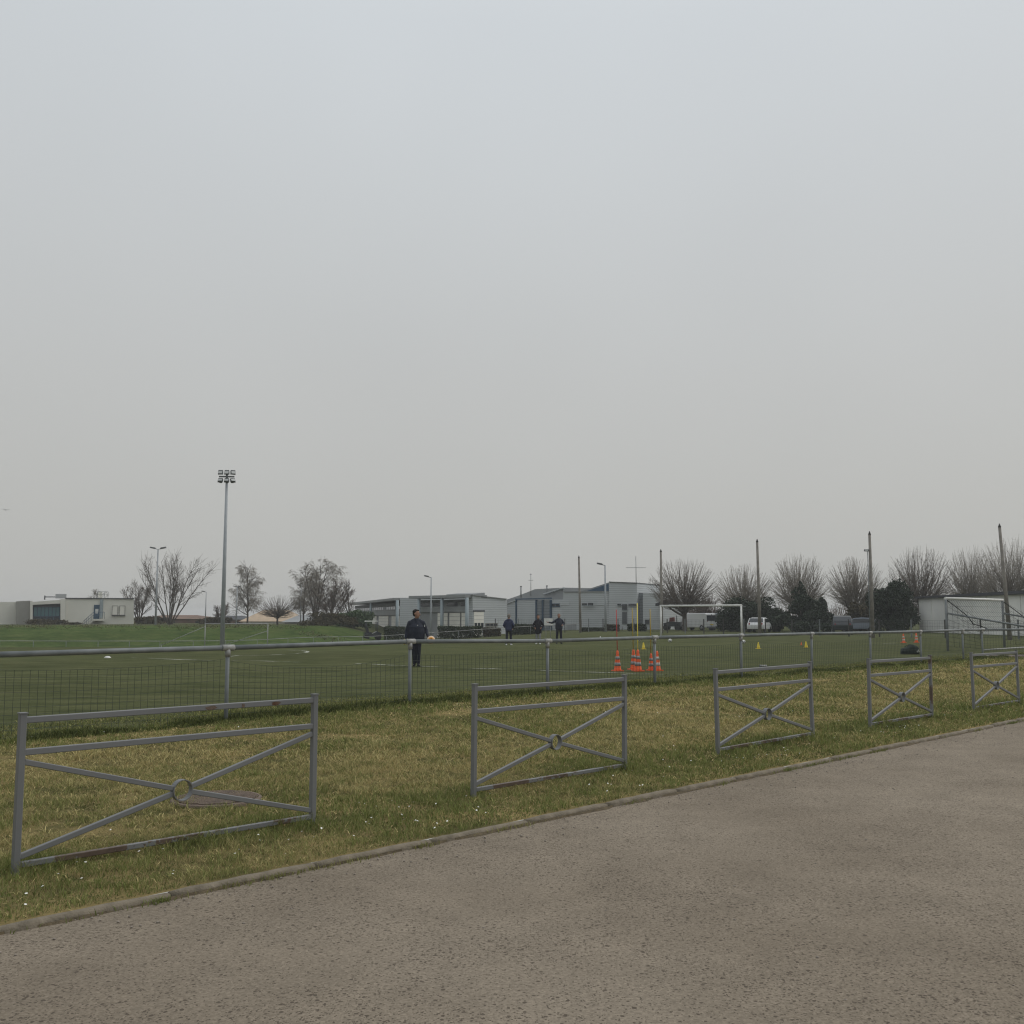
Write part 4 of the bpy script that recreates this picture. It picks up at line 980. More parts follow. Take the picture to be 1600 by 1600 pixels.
def gpoly(pts, y0, y1, nm, m_, par=t):     # poly of the second wall, expressed in the building's frame
    q = [g.uz(*p, y0) for p in pts]; mb = MB().prism(q, y0, y1)
    off = Matrix.Rotation(g.rz - f.rz, 4, 'Z'); d_ = Matrix.Rotation(-f.rz, 4, 'Z') @ (g.o - f.o)
    mb.v = [tuple(off @ Vector(p) + d_) for p in mb.v]; return mb.build(nm, m_, par)
def grect(x0, yt, x1, yb, y0, y1, nm, m_, par=t): return gpoly([(x0, yt), (x1, yt), (x1, yb), (x0, yb)], y0, y1, nm, m_, par)
gpoly([(880.2, 925.2), (962, 924.4), (962, 1000), (880.2, 1000)], 0, 14, 'wall', M['clad'])
gpoly([(880.2, 924), (962, 923.2), (962, 924.4), (880.2, 925.2)], -.15, 14.1, 'coping', M['roof_sheet'])
gpoly([(908, 924), (951.3, 910), (951.3, 924)], 1.5, 10, 'roof', M['roof_sheet'])
gpoly([(916, 923.8), (950.6, 912.4), (950.6, 923.6)], 1.3, 1.49, 'gable_glazing', M['blue_paint'])
gpoly([(951.5, 909.6), (995.3, 911.2), (995.3, 1000), (951.5, 1000)], -.5, 11, 'raised_block', M['clad_light'])
gpoly([(951.2, 908.6), (995.8, 910.3), (995.8, 911.2), (951.2, 909.5)], -.65, 11.1, 'coping', M['dark_trim'])
gpoly([(995.4, 926.5), (1004.5, 926.6), (1004.5, 1000), (995.4, 1000)], .2, 10, 'wall', M['clad_dark'])
gpoly([(1004.6, 926.2), (1036, 927), (1036, 1000), (1004.6, 1000)], -.3, 10, 'wall', M['clad_light'])
for x0, yt, x1, yb in ((909, 942.5, 917, 946), (918.5, 942, 926.5, 946.2), (964.5, 943.5, 970, 946), (982, 943.6, 994, 946.6), (972, 944, 979.5, 953), (1008, 968, 1014, 975)):
    w = grect(x0, yt, x1, yb, -.62 if 951 < x0 < 996 else -.36, -.53 if 951 < x0 < 996 else -.31, 'window', M['glass'])
    grect(x0 - .6, yb + .05, x1 + .6, yb + .6, -.7 if 951 < x0 < 996 else -.42, -.51 if 951 < x0 < 996 else -.31, 'sill', M['column'], w)
for x0, x1 in ((874.5, 889), (933, 950)): grect(x0, 938.2, x1, 945.5, -.05, -.003, 'louvre_panel', M['clad_light'])
grect(972, 956.5, 979.3, 975, -.62, -.505, 'door', M['dark_wall'])
grect(863 + 22, 975, 900, 1000, -.06, -.003, 'door', M['mid_wall'])
gpoly([(1024, 943), (1042, 937), (1042, 943.5), (1024, 947)], -2.2, -.31, 'porch_canopy', M['dark_trim'])
def antenna(px, yt, yb, Y, label, arms):
    b = at(px, yb, Y); h = at(px, yt, Y).z - b.z; q = thing('roof_antenna', label, 'antenna', b)
    MB().tube((0, 0, -.6), (0, 0, h), .05, .035, 6).build('mast', M['galv'], q)
    for z, l in arms: MB().tube((-l, 0, h * z), (l, 0, h * z), .028, .028, 5).build('crossbar', M['galv'], q)
antenna(829.5, 896, 924, 131, 'thin aerial with short crossbars on the metal roof', ((.62, .3), (.95, .15)))
antenna(994, 869, 912, 124, 'tall thin aerial with wide crossbar on the raised metal block', ((.58, 1.2),))
for px, yt, yb, lab in ((814, 917, 928, 'short flue pipe low on the metal roof slope'), (854.5, 916, 921, 'short vent pipe near the metal roof ridge')):
    b = at(px, yb, 133); h = at(px, yt, 133).z - b.z; q = thing('flue_pipe', lab, 'pipe', b); MB().tube((0, 0, -.5), (0, 0, h), .09, .09, 8).build('pipe', M['mid_wall'], q); MB().tube((0, 0, h + .01), (0, 0, h + .1), .13, .13, 8).build('cowl', M['dark_trim'], q)

# --- whitewashed building on the right
t = thing('block_building', 'long low whitewashed block building with dark roof edge behind the right-hand goal', 'building', (42.0, 106, 0), -math.pi / 2 + .02)
MB().box((0, 0, -.2), (48, 14, 3.42)).build('wall', M['block_wall'], t)
MB().prism([(-.35, 3.43), (48.3, 3.43), (48.3, 3.85), (-.35, 3.62)], -.35, 14.3).build('roof', M['dark_trim'], t)
for i in range(17): MB().box((i * 2.9 - .02, -.06, -.2), (i * 2.9 + .02, -.003, 3.38)).build('joint_strip', M['block_wall'], t)
MB().box((35, -.08, 2.1), (36.2, -.004, 2.8)).build('vent', M['dark_trim'], t)
# --- low roofs behind the bank
def house(px0, px1, yr, ye, Y, wall, roof, label, dep=9):
    a = at(px0, 975, Y); b = at(px1, 975, Y); zr = at(px0, yr, Y).z; ze = at(px0, ye, Y).z; w = b.x - a.x
    t = thing('low_house', label, 'building', (a.x, a.y, .2)); 
    MB().box((.4, .3, -1.2), (w - .4, dep, ze - .25)).build('wall', M[wall], t)
    vs = [(-.1, 0, ze - .2), (w + .1, 0, ze - .2), (w + .1, dep, ze - .2), (-.1, dep, ze - .2), (w * .28, dep / 2, zr - .2), (w * .72, dep / 2, zr - .2)]
    MB().add
    mb = MB(); mb.add(vs, [(0, 1, 5, 4), (1, 2, 5), (2, 3, 4, 5), (3, 0, 4), (0, 3, 2, 1)]); mb.build('roof', M[roof], t)
    n = max(2, int(w / 4))
    for k in range(n):
        u = w * (k + .5) / n; wd = MB().box((u - .5, .24, ze - 1.7), (u + .5, .295, ze - .6)).build('window', M['glass'], t)
    return t
house(374, 468, 953, 971, 165, 'white_wall', 'tan_roof', 'low house with pale tan hipped roof behind the pollarded tree on the bank')
house(440, 500, 961, 972, 158, 'grey_wall', 'roof_sheet', 'low grey shed roof beside the big birch on the bank')
house(205, 330, 961, 967, 172, 'brick', 'brick', 'long low brown outbuilding behind the multi-stemmed tree')
house(328, 385, 962, 968, 175, 'brick', 'dark_trim', 'low dark-roofed outbuilding behind the floodlight mast')
house(1043, 1064, 966, 972, 132, 'white_wall', 'white_wall', 'small white cabin behind the red machinery')

# ------------------------------------------------------------------ trees
class TreeMesh:
    def __init__(s): s.v = []; s.f = []; s.n = 0
    def seg(s, p, q, r0, r1, n=3):
        d = q - p; l = np.linalg.norm(d)
        if l < 1e-5: return
        d = d / l; a = np.array((0, 0, 1.)) if abs(d[2]) < .9 else np.array((1., 0, 0)); x = np.cross(d, a); x /= np.linalg.norm(x); y = np.cross(d, x)
        t = np.arange(n) * 2 * np.pi / n; ring = np.outer(np.cos(t), x) + np.outer(np.sin(t), y)
        s.v.append(p + ring * r0); s.v.append(q + ring * r1); i = np.arange(n); j = (i + 1) % n
        s.f.append(np.stack([i, i + n, j + n, j], -1) + s.n); s.n += 2 * n
    def build(s, name, m, parent): return np_mesh(name, np.concatenate(s.v), np.concatenate(s.f), m, parent, smooth=True)
def rot_about(d, ang, az):
    a = np.array((0, 0, 1.)) if abs(d[2]) < .9 else np.array((1., 0, 0)); x = np.cross(d, a); x /= np.linalg.norm(x); y = np.cross(d, x)
    return d * math.cos(ang) + (x * math.cos(az) + y * math.sin(az)) * math.sin(ang)
def unit(v): return v / max(1e-9, np.linalg.norm(v))
def limb(tm, tw, p, d, L, r, lvl, P, rd):
    """wavy limb with side branches; P: list of levels dict(n, ang, len, bend, up)"""
    c = P[lvl]; ns = c.get('seg', 5); pts = [p]; dirs = [d]
    for i in range(ns):
        d = unit(d + np.array([rd.gauss(0, c['bend']), rd.gauss(0, c['bend']), rd.gauss(0, c['bend']) + c['up'] / ns])); pts.append(pts[-1] + d * L / ns); dirs.append(d)
    for i in range(ns):
        ra = r * (1 - .8 * i / ns); rb = r * (1 - .8 * (i + 1) / ns)
        (tm if lvl < 2 else tw).seg(pts[i], pts[i + 1], max(ra, .010), max(rb, .008), 5 if lvl == 0 else (4 if lvl == 1 else 3))
    if lvl + 1 < len(P):
        k = P[lvl + 1]; n = c['n']
        for j in range(n):
            t = c.get('from', .25) + (1 - c.get('from', .25)) * (j + rd.random()) / n; t = min(t, .999); i = int(t * ns); fr = t * ns - i
            q = pts[i] + (pts[i + 1] - pts[i]) * fr
            nd = rot_about(dirs[i + 1], c['ang'] * rd.uniform(.7, 1.25), rd.uniform(0, 6.283))
            limb(tm, tw, q, unit(nd), k['len'] * L * rd.uniform(.6, 1.1) * (1 - .45 * t), r * .45 * (1 - .5 * t), lvl + 1, P, rd)
def tree(px, py_top, Y, label, style, seed, tw_mat='twig', width=None, shoots=38, group='bare trees beyond the pitch', z=None):
    b = at(px, 985, Y); b.z = (gz(b.x, b.y) if z is None else z) - .1; H = at(px, py_top, Y).z - b.z; rd = random.Random(seed)
    t = thing('bare_tree', label, 'tree', b, 0, group); tm, tw = TreeMesh(), TreeMesh(); O = np.zeros(3); W = width * Y / FPX / 2 if width else H * .4
    if style == 'pollard':                      # short trunk, stout limbs, fans of straight shoots
        W *= 1.13; h0 = H * .24; tm.seg(O - np.array((0, 0, .3)), np.array((0, 0, h0)), .032 * H, .028 * H, 8)
        nl = rd.randint(11, 13); knots = []
        for i in range(nl):
            az = 6.283 * i / nl + rd.uniform(-.3, .3); inc = .12 + 1.28 * ((i * 7) % nl) / nl
            d = np.array((math.cos(az) * math.sin(inc), math.sin(az) * math.sin(inc), math.cos(inc))); p = np.array((0, 0, h0 * rd.uniform(.8, 1.05))); r = .017 * H; L0 = H * rd.uniform(.22, .34)
            pts = [p]
            for k in range(4):
                d = unit(d + np.array((rd.gauss(0, .1), rd.gauss(0, .1), .12))); pts.append(pts[-1] + d * L0 / 4); tm.seg(pts[k], pts[k + 1], r * (1 - .14 * k), r * (1 - .14 * (k + 1)), 5)
            knots += [(pts[k] + (pts[k - 1] - pts[k]) * u) for k in (1, 2, 3, 4) for u in (0, .35, .7)]
        cz = h0 + (H - h0) * .46; ez = H - cz; C0 = np.array((0, 0, h0 * 1.05)); C1 = np.array((0, 0, cz))
        for j in range(shoots * 12):                # shoots reach out to a rounded crown outline
            ct = rd.uniform(-.62, 1); az = rd.uniform(0, 6.283); sn = math.sqrt(1 - ct * ct); g = rd.uniform(.80, 1.0) + (.05 * abs(rd.gauss(0, 1)) if rd.random() < .3 else 0)
            T = C1 + np.array((W * sn * math.cos(az), W * sn * math.sin(az), ez * ct)) * g; dT = unit(T - C0)
            q = max((rd.choice(knots) for _ in range(9)), key=lambda p_: float(unit(p_ - C0) @ dT) + .12 * np.linalg.norm(p_ - C0) / H)
            lo = np.linalg.norm(T - q); m1 = (q + T) / 2 + np.array((rd.gauss(0, .05), rd.gauss(0, .05), -.05 - abs(rd.gauss(0, .04)))) * lo; e = T
            tw.seg(q, m1, .026, .018, 3); tw.seg(m1, e, .018, .007, 3); nd2 = unit(e - m1)
            for s_ in range(6):
                u = rd.uniform(.3, .97); g0 = q + (m1 - q) * (u * 2) if u < .5 else m1 + (e - m1) * (u * 2 - 1)
                nd3 = unit(nd2 + np.array([rd.gauss(0, .6) for _ in range(3)])); tw.seg(g0, g0 + nd3 * min(lo, H * .3) * rd.uniform(.12, .32) * (1.25 - u), .011, .006, 3)
    elif style == 'stems':                      # many straight stems from the ground, airy side twigs
        P = [dict(n=13, ang=.55, len=1, bend=.05, up=.1, seg=6, **{'from': .3}), dict(n=7, ang=.6, len=.42, bend=.12, up=.25, seg=4), dict(n=4, ang=.6, len=.5, bend=.15, up=.2, seg=3), dict(n=0, ang=0, len=.5, bend=.1, up=.1, seg=2)]
        for i in range(12):
            az = 6.283 * i / 12 + rd.uniform(-.3, .3); inc = rd.uniform(.08, .62)
            d = np.array((math.cos(az) * math.sin(inc), math.sin(az) * math.sin(inc) * .8, math.cos(inc)))
            limb(tm, tw, np.array((math.cos(az) * .15, math.sin(az) * .15, -.1)), d, H * rd.uniform(.78, 1.0), .010 * H, 0, P, rd)
    elif style == 'birch':                      # leader with rising boughs and hanging twig ends
        P = [dict(n=46, ang=.85, len=1, bend=.03, up=.15, seg=8, **{'from': .16}), dict(n=12, ang=.7, len=.44, bend=.12, up=.3, seg=5), dict(n=7, ang=.9, len=.55, bend=.16, up=-.9, seg=4), dict(n=0, ang=0, len=.8, bend=.16, up=-2.0, seg=3)]
        if width and width > 70:                # several leaders, wide hazy head
            P[0]['n'] = 17; P[1]['n'] = 9
            for i in range(4):
                az = 1.57 * i + .4; inc = .10 + .14 * (i % 2); limb(tm, tw, O, np.array((math.cos(az) * math.sin(inc), math.sin(az) * math.sin(inc), math.cos(inc))), H * rd.uniform(.82, .97), .014 * H, 0, P, rd)
        else: limb(tm, tw, O, np.array((.02, 0, 1.)), H * .97, .018 * H, 0, P, rd)
    else:                                       # round-headed
        P = [dict(n=16, ang=.7, len=1, bend=.05, up=.1, seg=6, **{'from': .22}), dict(n=9, ang=.6, len=.5, bend=.12, up=.5, seg=5), dict(n=6, ang=.55, len=.5, bend=.14, up=.35, seg=3), dict(n=0, ang=0, len=.55, bend=.12, up=.3, seg=2)]
        for i in range(2 if style == 'round' else 5):
            az = rd.uniform(0, 6.28); inc = rd.uniform(.05, .3 if style == 'round' else .6)
            limb(tm, tw, O, np.array((math.cos(az) * math.sin(inc), math.sin(az) * math.sin(inc), math.cos(inc))), H * rd.uniform(.75, .95), .02 * H, 0, P, rd)
    tm.build('trunk', M['bark'], t); cr = tw.build('crown', M[tw_mat], t)
    if width and style != 'pollard':            # bring the crown to its measured width
        co = np.concatenate(tw.v); cur = np.percentile(np.abs(co[:, 0]), 98.5); zc = np.percentile(co[:, 2], 99.7)
        for o in (cr, t.children[0]): o.scale = (min(1.7, max(.5, W / cur)), min(1.7, max(.5, W / cur)), min(1.35, max(.6, H / zc)))
    return t
tree(1070, 868, 112, 'pollarded tree with dense dark round crown behind the goal', 'pollard', 1, 'twig', 106)
tree(1164, 878, 118, 'pollarded tree with loose crown above the bush at the right goalpost', 'pollard', 2, 'twig_light', 92)
tree(1251, 861, 116, 'pollarded tree fanning out above the tall pyramid evergreen', 'pollard', 3, 'twig_light', 88)
tree(1339, 867, 112, 'pollarded tree standing alone beside the pole with the lamp box', 'pollard', 4, 'twig_light', 88)
tree(1441, 850, 112, 'tall pollarded tree behind the wide dark evergreen', 'pollard', 5, 'twig', 98)
tree(1520, 852, 128, 'narrow bare tree behind the whitewashed building beside the tall pollard', 'pollard', 6, 'twig_light', 76)
tree(1578, 836, 118, 'tall bare tree behind the leaning pole and the whitewashed building', 'pollard', 8, 'twig_light', 90)
tree(1640, 845, 118, 'bare tree at the far end of the whitewashed building roof', 'pollard', 9, 'twig', 100)
tree(265, 864, 146, 'big airy multi-stemmed bare tree beside the double-headed lamp', 'stems', 11, 'twig', 104)
tree(216, 908, 156, 'small twiggy tree between the flat-roofed building and the big multi-stemmed tree', 'bushy', 12, 'twig', 52)
tree(386, 884, 145, 'slender birch with hanging twigs beside the floodlight mast', 'birch', 13, 'twig_light', 56)
tree(433, 928, 138, 'low pollarded tree in front of the tan roof', 'pollard', 14, 'twig', 66, 17)
tree(474, 892, 140, 'smaller birch leaning out of the large birch beside the depot', 'birch', 25, 'twig_light', 56)
tree(492, 874, 136, 'large spreading birch with drooping twigs beside the depot', 'birch', 15, 'twig_light', 84)
tree(515, 905, 133, 'reddish twiggy tree mingling with the large birch', 'bushy', 16, 'twig_red', 62)
tree(549, 905, 140, 'round-headed bare tree over the corner of the depot', 'round', 17, 'twig', 56)
tree(341, 943, 150, 'small bare bush tree behind the floodlight mast', 'bushy', 18, 'twig_red', 30)
tree(157, 921, 190, 'faint bare tree top behind the roof of the flat-roofed building', 'round', 19, 'twig_light', 40)
tree(1012, 905, 150, 'small bare tree at the right end of the metal building', 'round', 20, 'twig_light', 30)
tree(1095, 932, 135, 'reddish brown thicket tree behind the vans', 'bushy', 21, 'twig_red', 70)
tree(1045, 934, 140, 'reddish brown thicket tree behind the first pollarded tree', 'bushy', 22, 'twig_red', 56)

def foliage(n, pts_fn, size, m, name, parent, flat=0.0):
    c = pts_fn(n); n = len(c); a = rng.normal(size=(n, 3)); a /= np.linalg.norm(a, axis=1)[:, None]; b = rng.normal(size=(n, 3)); b -= a * (a * b).sum(1)[:, None]; b /= np.linalg.norm(b, axis=1)[:, None]
    s = size * rng.uniform(.5, 1.3, (n, 1)); v = np.stack([c - a * s, c + b * s * .45, c + a * s, c - b * s * .45], 1).reshape(-1, 3)
    return np_mesh(name, v, np.arange(n * 4).reshape(n, 4), m, parent)
def lumps(shapes, seed):                     # points through overlapping lumpy ellipsoids
    r = np.random.default_rng(seed)
    def fn(n):
        vol = np.array([s[3] * s[4] * s[5] for s in shapes]); k = r.choice(len(shapes), n, p=vol / vol.sum()); sh = np.array(shapes)[k]
        d = r.normal(size=(n, 3)); d /= np.linalg.norm(d, axis=1)[:, None]; rad = r.random(n) ** .28
        lump = .80 + .34 * vnoise(d[:, 0] * 3.1 + k * 7, d[:, 2] * 3.1 + d[:, 1] * 2.3, seed)
        p = sh[:, :3] + d * sh[:, 3:] * (rad * lump)[:, None]; return p[p[:, 2] > -.05]
    return fn
def evergreen(px, Y, w_px, ytop, label, shape, seed, leaf='leaf_dark', n=9000, z=None, name='evergreen_shrub', size=.16):
    b = at(px, 985, Y); b.z = (gz(b.x, b.y) if z is None else z) - .05; H = at(px, ytop, Y).z - b.z; W = w_px * Y / FPX / 2 * 1.42; r = random.Random(seed)
    t = thing(name, label, 'shrub', b, 0, 'evergreens and shrubs beyond the pitch')
    MB().tube((0, 0, -.3), (0, 0, H * .55), .12, .05, 6).build('trunk', M['bark'], t)
    sh = []
    if shape == 'cone':
        for i in range(26):
            u = r.random() ** .7; rad = W * (1 - u) ** .8 * .8; a = r.uniform(0, 6.28); sh.append((rad * math.cos(a) * .75, rad * math.sin(a) * .75, H * (.08 + .82 * u), max(.25, W * .42 * (1.05 - u)), max(.25, W * .42 * (1.05 - u)), H * .12))
    else:
        for i in range(22):
            a = r.uniform(0, 6.28); rr = math.sqrt(r.random()) * .72; h = r.uniform(.18, .80 - .35 * rr * rr); sh.append((W * rr * math.cos(a), W * rr * math.sin(a), H * h, W * r.uniform(.22, .4), W * r.uniform(.22, .4), H * r.uniform(.15, .24)))
    foliage(n, lumps(sh, seed), size, M[leaf], 'crown', t)
    return t
evergreen(1168, 108, 76, 924, 'wide dark evergreen bush behind the right goalpost', 'round', 31, n=9000)
evergreen(1252, 105, 86, 908, 'tall dark pyramid-shaped evergreen', 'cone', 32, n=15000)
evergreen(1213, 107, 42, 944, 'lower dark evergreen beside the tall pyramid evergreen', 'round', 33, n=5000)
evergreen(1286, 109, 40, 932, 'dark columnar evergreen on the far side of the tall pyramid evergreen', 'cone', 34, n=6000)
evergreen(1398, 99, 62, 902, 'wide dark evergreen next to the corner of the whitewashed building', 'round', 35, n=12000)
evergreen(1408, 106, 50, 912, 'pointed dark evergreen between the wide evergreen and the tall pollard', 'cone', 36, 'leaf_dark', 6000)
evergreen(1345, 106, 56, 937, 'brownish leafy bush beside the pole with the lamp box', 'round', 37, 'leaf_brown', 5000)
evergreen(1142, 110, 32, 953, 'low dark shrub at the wire fence inside the goal frame', 'round', 38, n=3500)
evergreen(553, 128, 46, 950, 'green leafy shrub at the end of the depot', 'round', 39, 'leaf_green', 6000)
evergreen(510, 122, 74, 956, 'brown winter thicket at the end of the grass bank', 'round', 40, 'leaf_brown', 6000, size=.12)
evergreen(72, 144, 44, 966, 'reddish brown bushes in front of the teal glazing', 'round', 41, 'leaf_brown', 3500, size=.13)
evergreen(110, 144, 26, 972, 'small brown bush at the foot of the pale building', 'round', 42, 'leaf_brown', 1500, size=.12)
evergreen(1545, 100, 60, 925, 'brown leafy mass rising over the whitewashed roof', 'round', 43, 'leaf_brown', 4000)
evergreen(336, 152, 40, 961, 'dark brown bush on the bank behind the floodlight mast', 'round', 44, 'leaf_brown', 3000)
evergreen(235, 156, 50, 962, 'brown bushes below the big multi-stemmed tree', 'round', 45, 'leaf_brown', 3000)
def hedge(px0, px1, ytop, Y, label, leaf='leaf_hedge', dep=1.4, n=4200):
    a = at(px0, 990, Y); b = at(px1, 990, Y); w = b.x - a.x; z0 = gz((a.x + b.x) / 2, Y); H = at(px0, ytop, Y).z - z0
    t = thing('hedge', label, 'hedge', (a.x, a.y, z0), 0, 'clipped hedges in front of the buildings')
    def fn(k):
        p = np.stack([rng.uniform(0, w, k), rng.uniform(0, dep, k), rng.random(k) ** .75 * H], -1); e = rng.integers(0, 3, k)
        p[e == 0, 2] = H * rng.uniform(.93, 1.03, (e == 0).sum()); p[e == 1, 1] = rng.uniform(-.08, .1, (e == 1).sum())
        p[:, 2] *= .94 + .10 * vnoise(p[:, 0] * .9, p[:, 1], 3); return p
    foliage(n, fn, .13, M[leaf], 'foliage', t)
    st = MB()
    for k in range(max(3, int(w / .8))): st.tube((.3 + k * .8, dep / 2, -.1), (.3 + k * .8 + random.uniform(-.1, .1), dep / 2, H * .8), .04, .02, 4)
    st.build('stems', M['bark'], t)
hedge(684, 752, 979.5, 108, 'long dark clipped hedge in front of the depot shutters')
hedge(754, 782, 982, 109, 'low brownish hedge at the end hall', 'leaf_brown', n=2200)
hedge(800, 838, 976.5, 110, 'clipped dark hedge behind the two men in coats')
hedge(909, 944, 982, 112, 'low dark hedge beside the timber pole at the metal building')
hedge(946, 968, 977, 113, 'brown hedge below the lamp post at the metal building', 'leaf_brown', n=2200)
hedge(982, 1010, 976, 112, 'tall dark hedge below the corner of the metal building', 'leaf_dark', n=2600)
hedge(600, 632, 980, 112, 'dark hedge behind the dark-coated man', n=2200)
hedge(1290, 1304, 976, 100, 'short dark hedge beside the dark hatchback', 'leaf_dark', n=1500)
# far-off wood that reads as one mass
tw = TreeMesh(); rd = random.Random(77)
for i in range(4200):
    x = rd.uniform(18, 150); y = rd.uniform(200, 230); h = rd.uniform(.0, 5.5) * (.6 + .8 * float(vnoise(x * .1, 0, 3))); p = np.array((x, y, h * .4)); d = unit(np.array((rd.gauss(0, .3), rd.gauss(0, .3), 1.))); tw.seg(p, p + d * rd.uniform(1.2, 3.2), .05, .02, 3)
tag(tw.build('distant_wood', M['twig_red'], None), 'far-off brown wood reading as one mass behind the evergreens', 'wood', kind='stuff')

def crest(n):
    x = rng.uniform(-120, -14, n); y = 107.5 + rng.normal(0, 1, n) * 1.6 - 9 * S((x + 26) / 12); k = fbm(x * .3, y * .4, 71) > .5; x, y = x[k], y[k]
    return np.stack([x, y, ground(x, y) + .02 + rng.random(len(x)) ** 2 * .26], -1)
tag(foliage(16000, crest, .09, M['tussock'], 'bank_tussocks', None), 'rough brown tussocks along the top of the grass bank', 'grass', kind='stuff')

# ------------------------------------------------------------------ vehicles
def vehicle(name, label, cat, px, Y, rz, prof, wid, paint, glass, wheels, lights=(), extra=None, group='vehicles parked beyond the boundary fence', z=0.0):
    b = at(px, 990, Y); t = thing(name, label, cat, (b.x, b.y, z), rz, group)
    n = len(prof); zmax = max(p[1] for p in prof); zmin = min(p[1] for p in prof)
    mb = MB(); rows = []
    for side in (-1, 1):
        for ins in ((1.0, .94) if side < 0 else (.94, 1.0)):
            sc = ins
            rows.append([(x if sc == 1 else x * .995, side * wid / 2 * (1.0 if sc == .94 else .97) * (1 - .16 * max(0, (z_ - .55 * zmax) / (.45 * zmax)) if zmax < 1.7 else 1 - .06 * max(0, (z_ - .5 * zmax) / zmax)), z_) for x, z_ in prof])
    rows = [rows[0], rows[3]]
    vs = [p for r_ in rows for p in r_]
    mb.add(vs, [tuple(range(n))[::-1], tuple(range(n, 2 * n))] + [(i, (i + 1) % n, n + (i + 1) % n, n + i) for i in range(n)])
    body = mb.build('body', M[paint], t)
    bv = body.modifiers.new('round edges', 'BEVEL'); bv.width = .06; bv.segments = 3; bv.limit_method = 'ANGLE'; bv.angle_limit = R(20)
    def half(z_): return wid / 2 * .97 * (1 - .16 * max(0, (z_ - .55 * zmax) / (.45 * zmax)) if zmax < 1.7 else 1 - .06 * max(0, (z_ - .5 * zmax) / zmax))
    for g in glass:
        if g[0] == 'side':
            for s_ in (-1, 1):
                q = MB(); pts = [(x, s_ * (half(z_) + .008), z_) for x, z_ in g[1]]; pts2 = [(x, s_ * (half(z_) - .02), z_) for x, z_ in g[1]]; k = len(pts)
                q.add(pts + pts2, [tuple(range(k)), tuple(range(k, 2*k))[::-1]] + [(i, (i+1) % k, k + (i+1) % k, k + i) for i in range(k)]); q.build('window', M['glass'], t)
        else:                                # ('end', (x0, z0), (x1, z1)): pane across the width
            (x0, z0), (x1, z1) = g[1], g[2]; d = Vector((x1 - x0, 0, z1 - z0)).normalized(); nrm = Vector((d.z, 0, -d.x)) * (.02 * g[3]); h0, h1 = half(z0) - .1, half(z1) - .1
            q = MB(); base = [Vector((x0, -h0, z0)), Vector((x0, h0, z0)), Vector((x1, h1, z1)), Vector((x1, -h1, z1))]
            q.add([p + nrm for p in base] + [p - nrm for p in base], [(0, 1, 2, 3), (7, 6, 5, 4), (0, 4, 5, 1), (1, 5, 6, 2), (2, 6, 7, 3), (3, 7, 4, 0)]); q.build('windscreen', M['glass'], t)
    for x, r in wheels:
        for s_ in (-1, 1):
            y0 = s_ * (wid / 2 - .12)
            wh = MB().lathe([(r * .62, -.1), (r * .95, -.1), (r, -.07), (r, .07), (r * .95, .1), (r * .62, .1)], (x, y0, r - .02), 20, 'y').build('wheel', M['tyre'], t)
            MB().lathe([(r * .6, -.02), (r * .5, .03), (r * .15, .05)], (x, y0 + s_ * .07, r - .02), 14, 'y').build('rim', M['rim'], wh)
    for x, y, z_, m_ in lights:
        for s_ in (-1, 1): MB().bar((x - .03, s_ * y, z_), (x + .03, s_ * y, z_), .22 if m_ == 'lamp_clear' else .12, .14 if m_ == 'lamp_clear' else .3, ch=.02).build('headlight' if m_ == 'lamp_clear' else 'tail_light', M[m_], t)
    if extra: extra(t)
    return t
van_prof = [(-2.2, .35), (-2.24, .9), (-2.15, 1.85), (-1.95, 1.95), (.75, 1.95), (1.05, 1.85), (1.65, 1.12), (2.25, .95), (2.38, .6), (2.3, .3)]
vg = [('side', [(.85, 1.15), (1.35, 1.15), (1.0, 1.68), (.80, 1.70)]), ('end', (1.68, 1.15), (1.1, 1.78), -1), ('end', (-2.235, 1.1), (-2.17, 1.72), 1)]
vl = ((-2.2, .72, .95, 'lamp_red'), (2.28, .68, .78, 'lamp_clear'))
def rear_doors(t):
    MB().box((-2.245, -.012, .4), (-2.19, .012, 1.85)).build('door_seam', M['dark_wall'], t); MB().box((-2.33, -.8, .28), (-2.18, .8, .46)).build('bumper', M['dark_wall'], t); MB().box((-2.262, -.26, .62), (-2.235, .26, .74)).build('number_plate', M['yellow'], t)
vehicle('parked_van', 'white panel van seen from the rear quarter behind the goal', 'van', 1089, 118, R(128), van_prof, 1.85, 'car_white', vg, ((-1.5, .33), (1.45, .33)), vl, rear_doors)
vehicle('parked_van', 'blue grey van parked alongside the white panel van', 'van', 1113, 121, R(100), van_prof, 1.85, 'car_blue', vg, ((-1.5, .33), (1.45, .33)), vl, rear_doors)
car_prof = [(-2.0, .35), (-2.08, .75), (-1.9, 1.0), (-1.45, 1.42), (-.3, 1.48), (.35, 1.42), (1.05, .98), (1.85, .85), (2.08, .62), (2.02, .3)]
cg = [('side', [(-1.45, 1.0), (.85, 1.0), (.32, 1.36), (-1.25, 1.38)]), ('end', (1.06, .99), (.42, 1.4), -1), ('end', (-1.88, 1.02), (-1.48, 1.4), 1)]
cl_ = ((-2.02, .62, .82, 'lamp_red'), (1.99, .6, .68, 'lamp_clear'))
vehicle('parked_car', 'white hatchback partly hidden behind the timber pole right of the goal', 'car', 1187, 103, R(66), car_prof, 1.75, 'car_white', cg, ((-1.3, .31), (1.3, .31)), cl_)
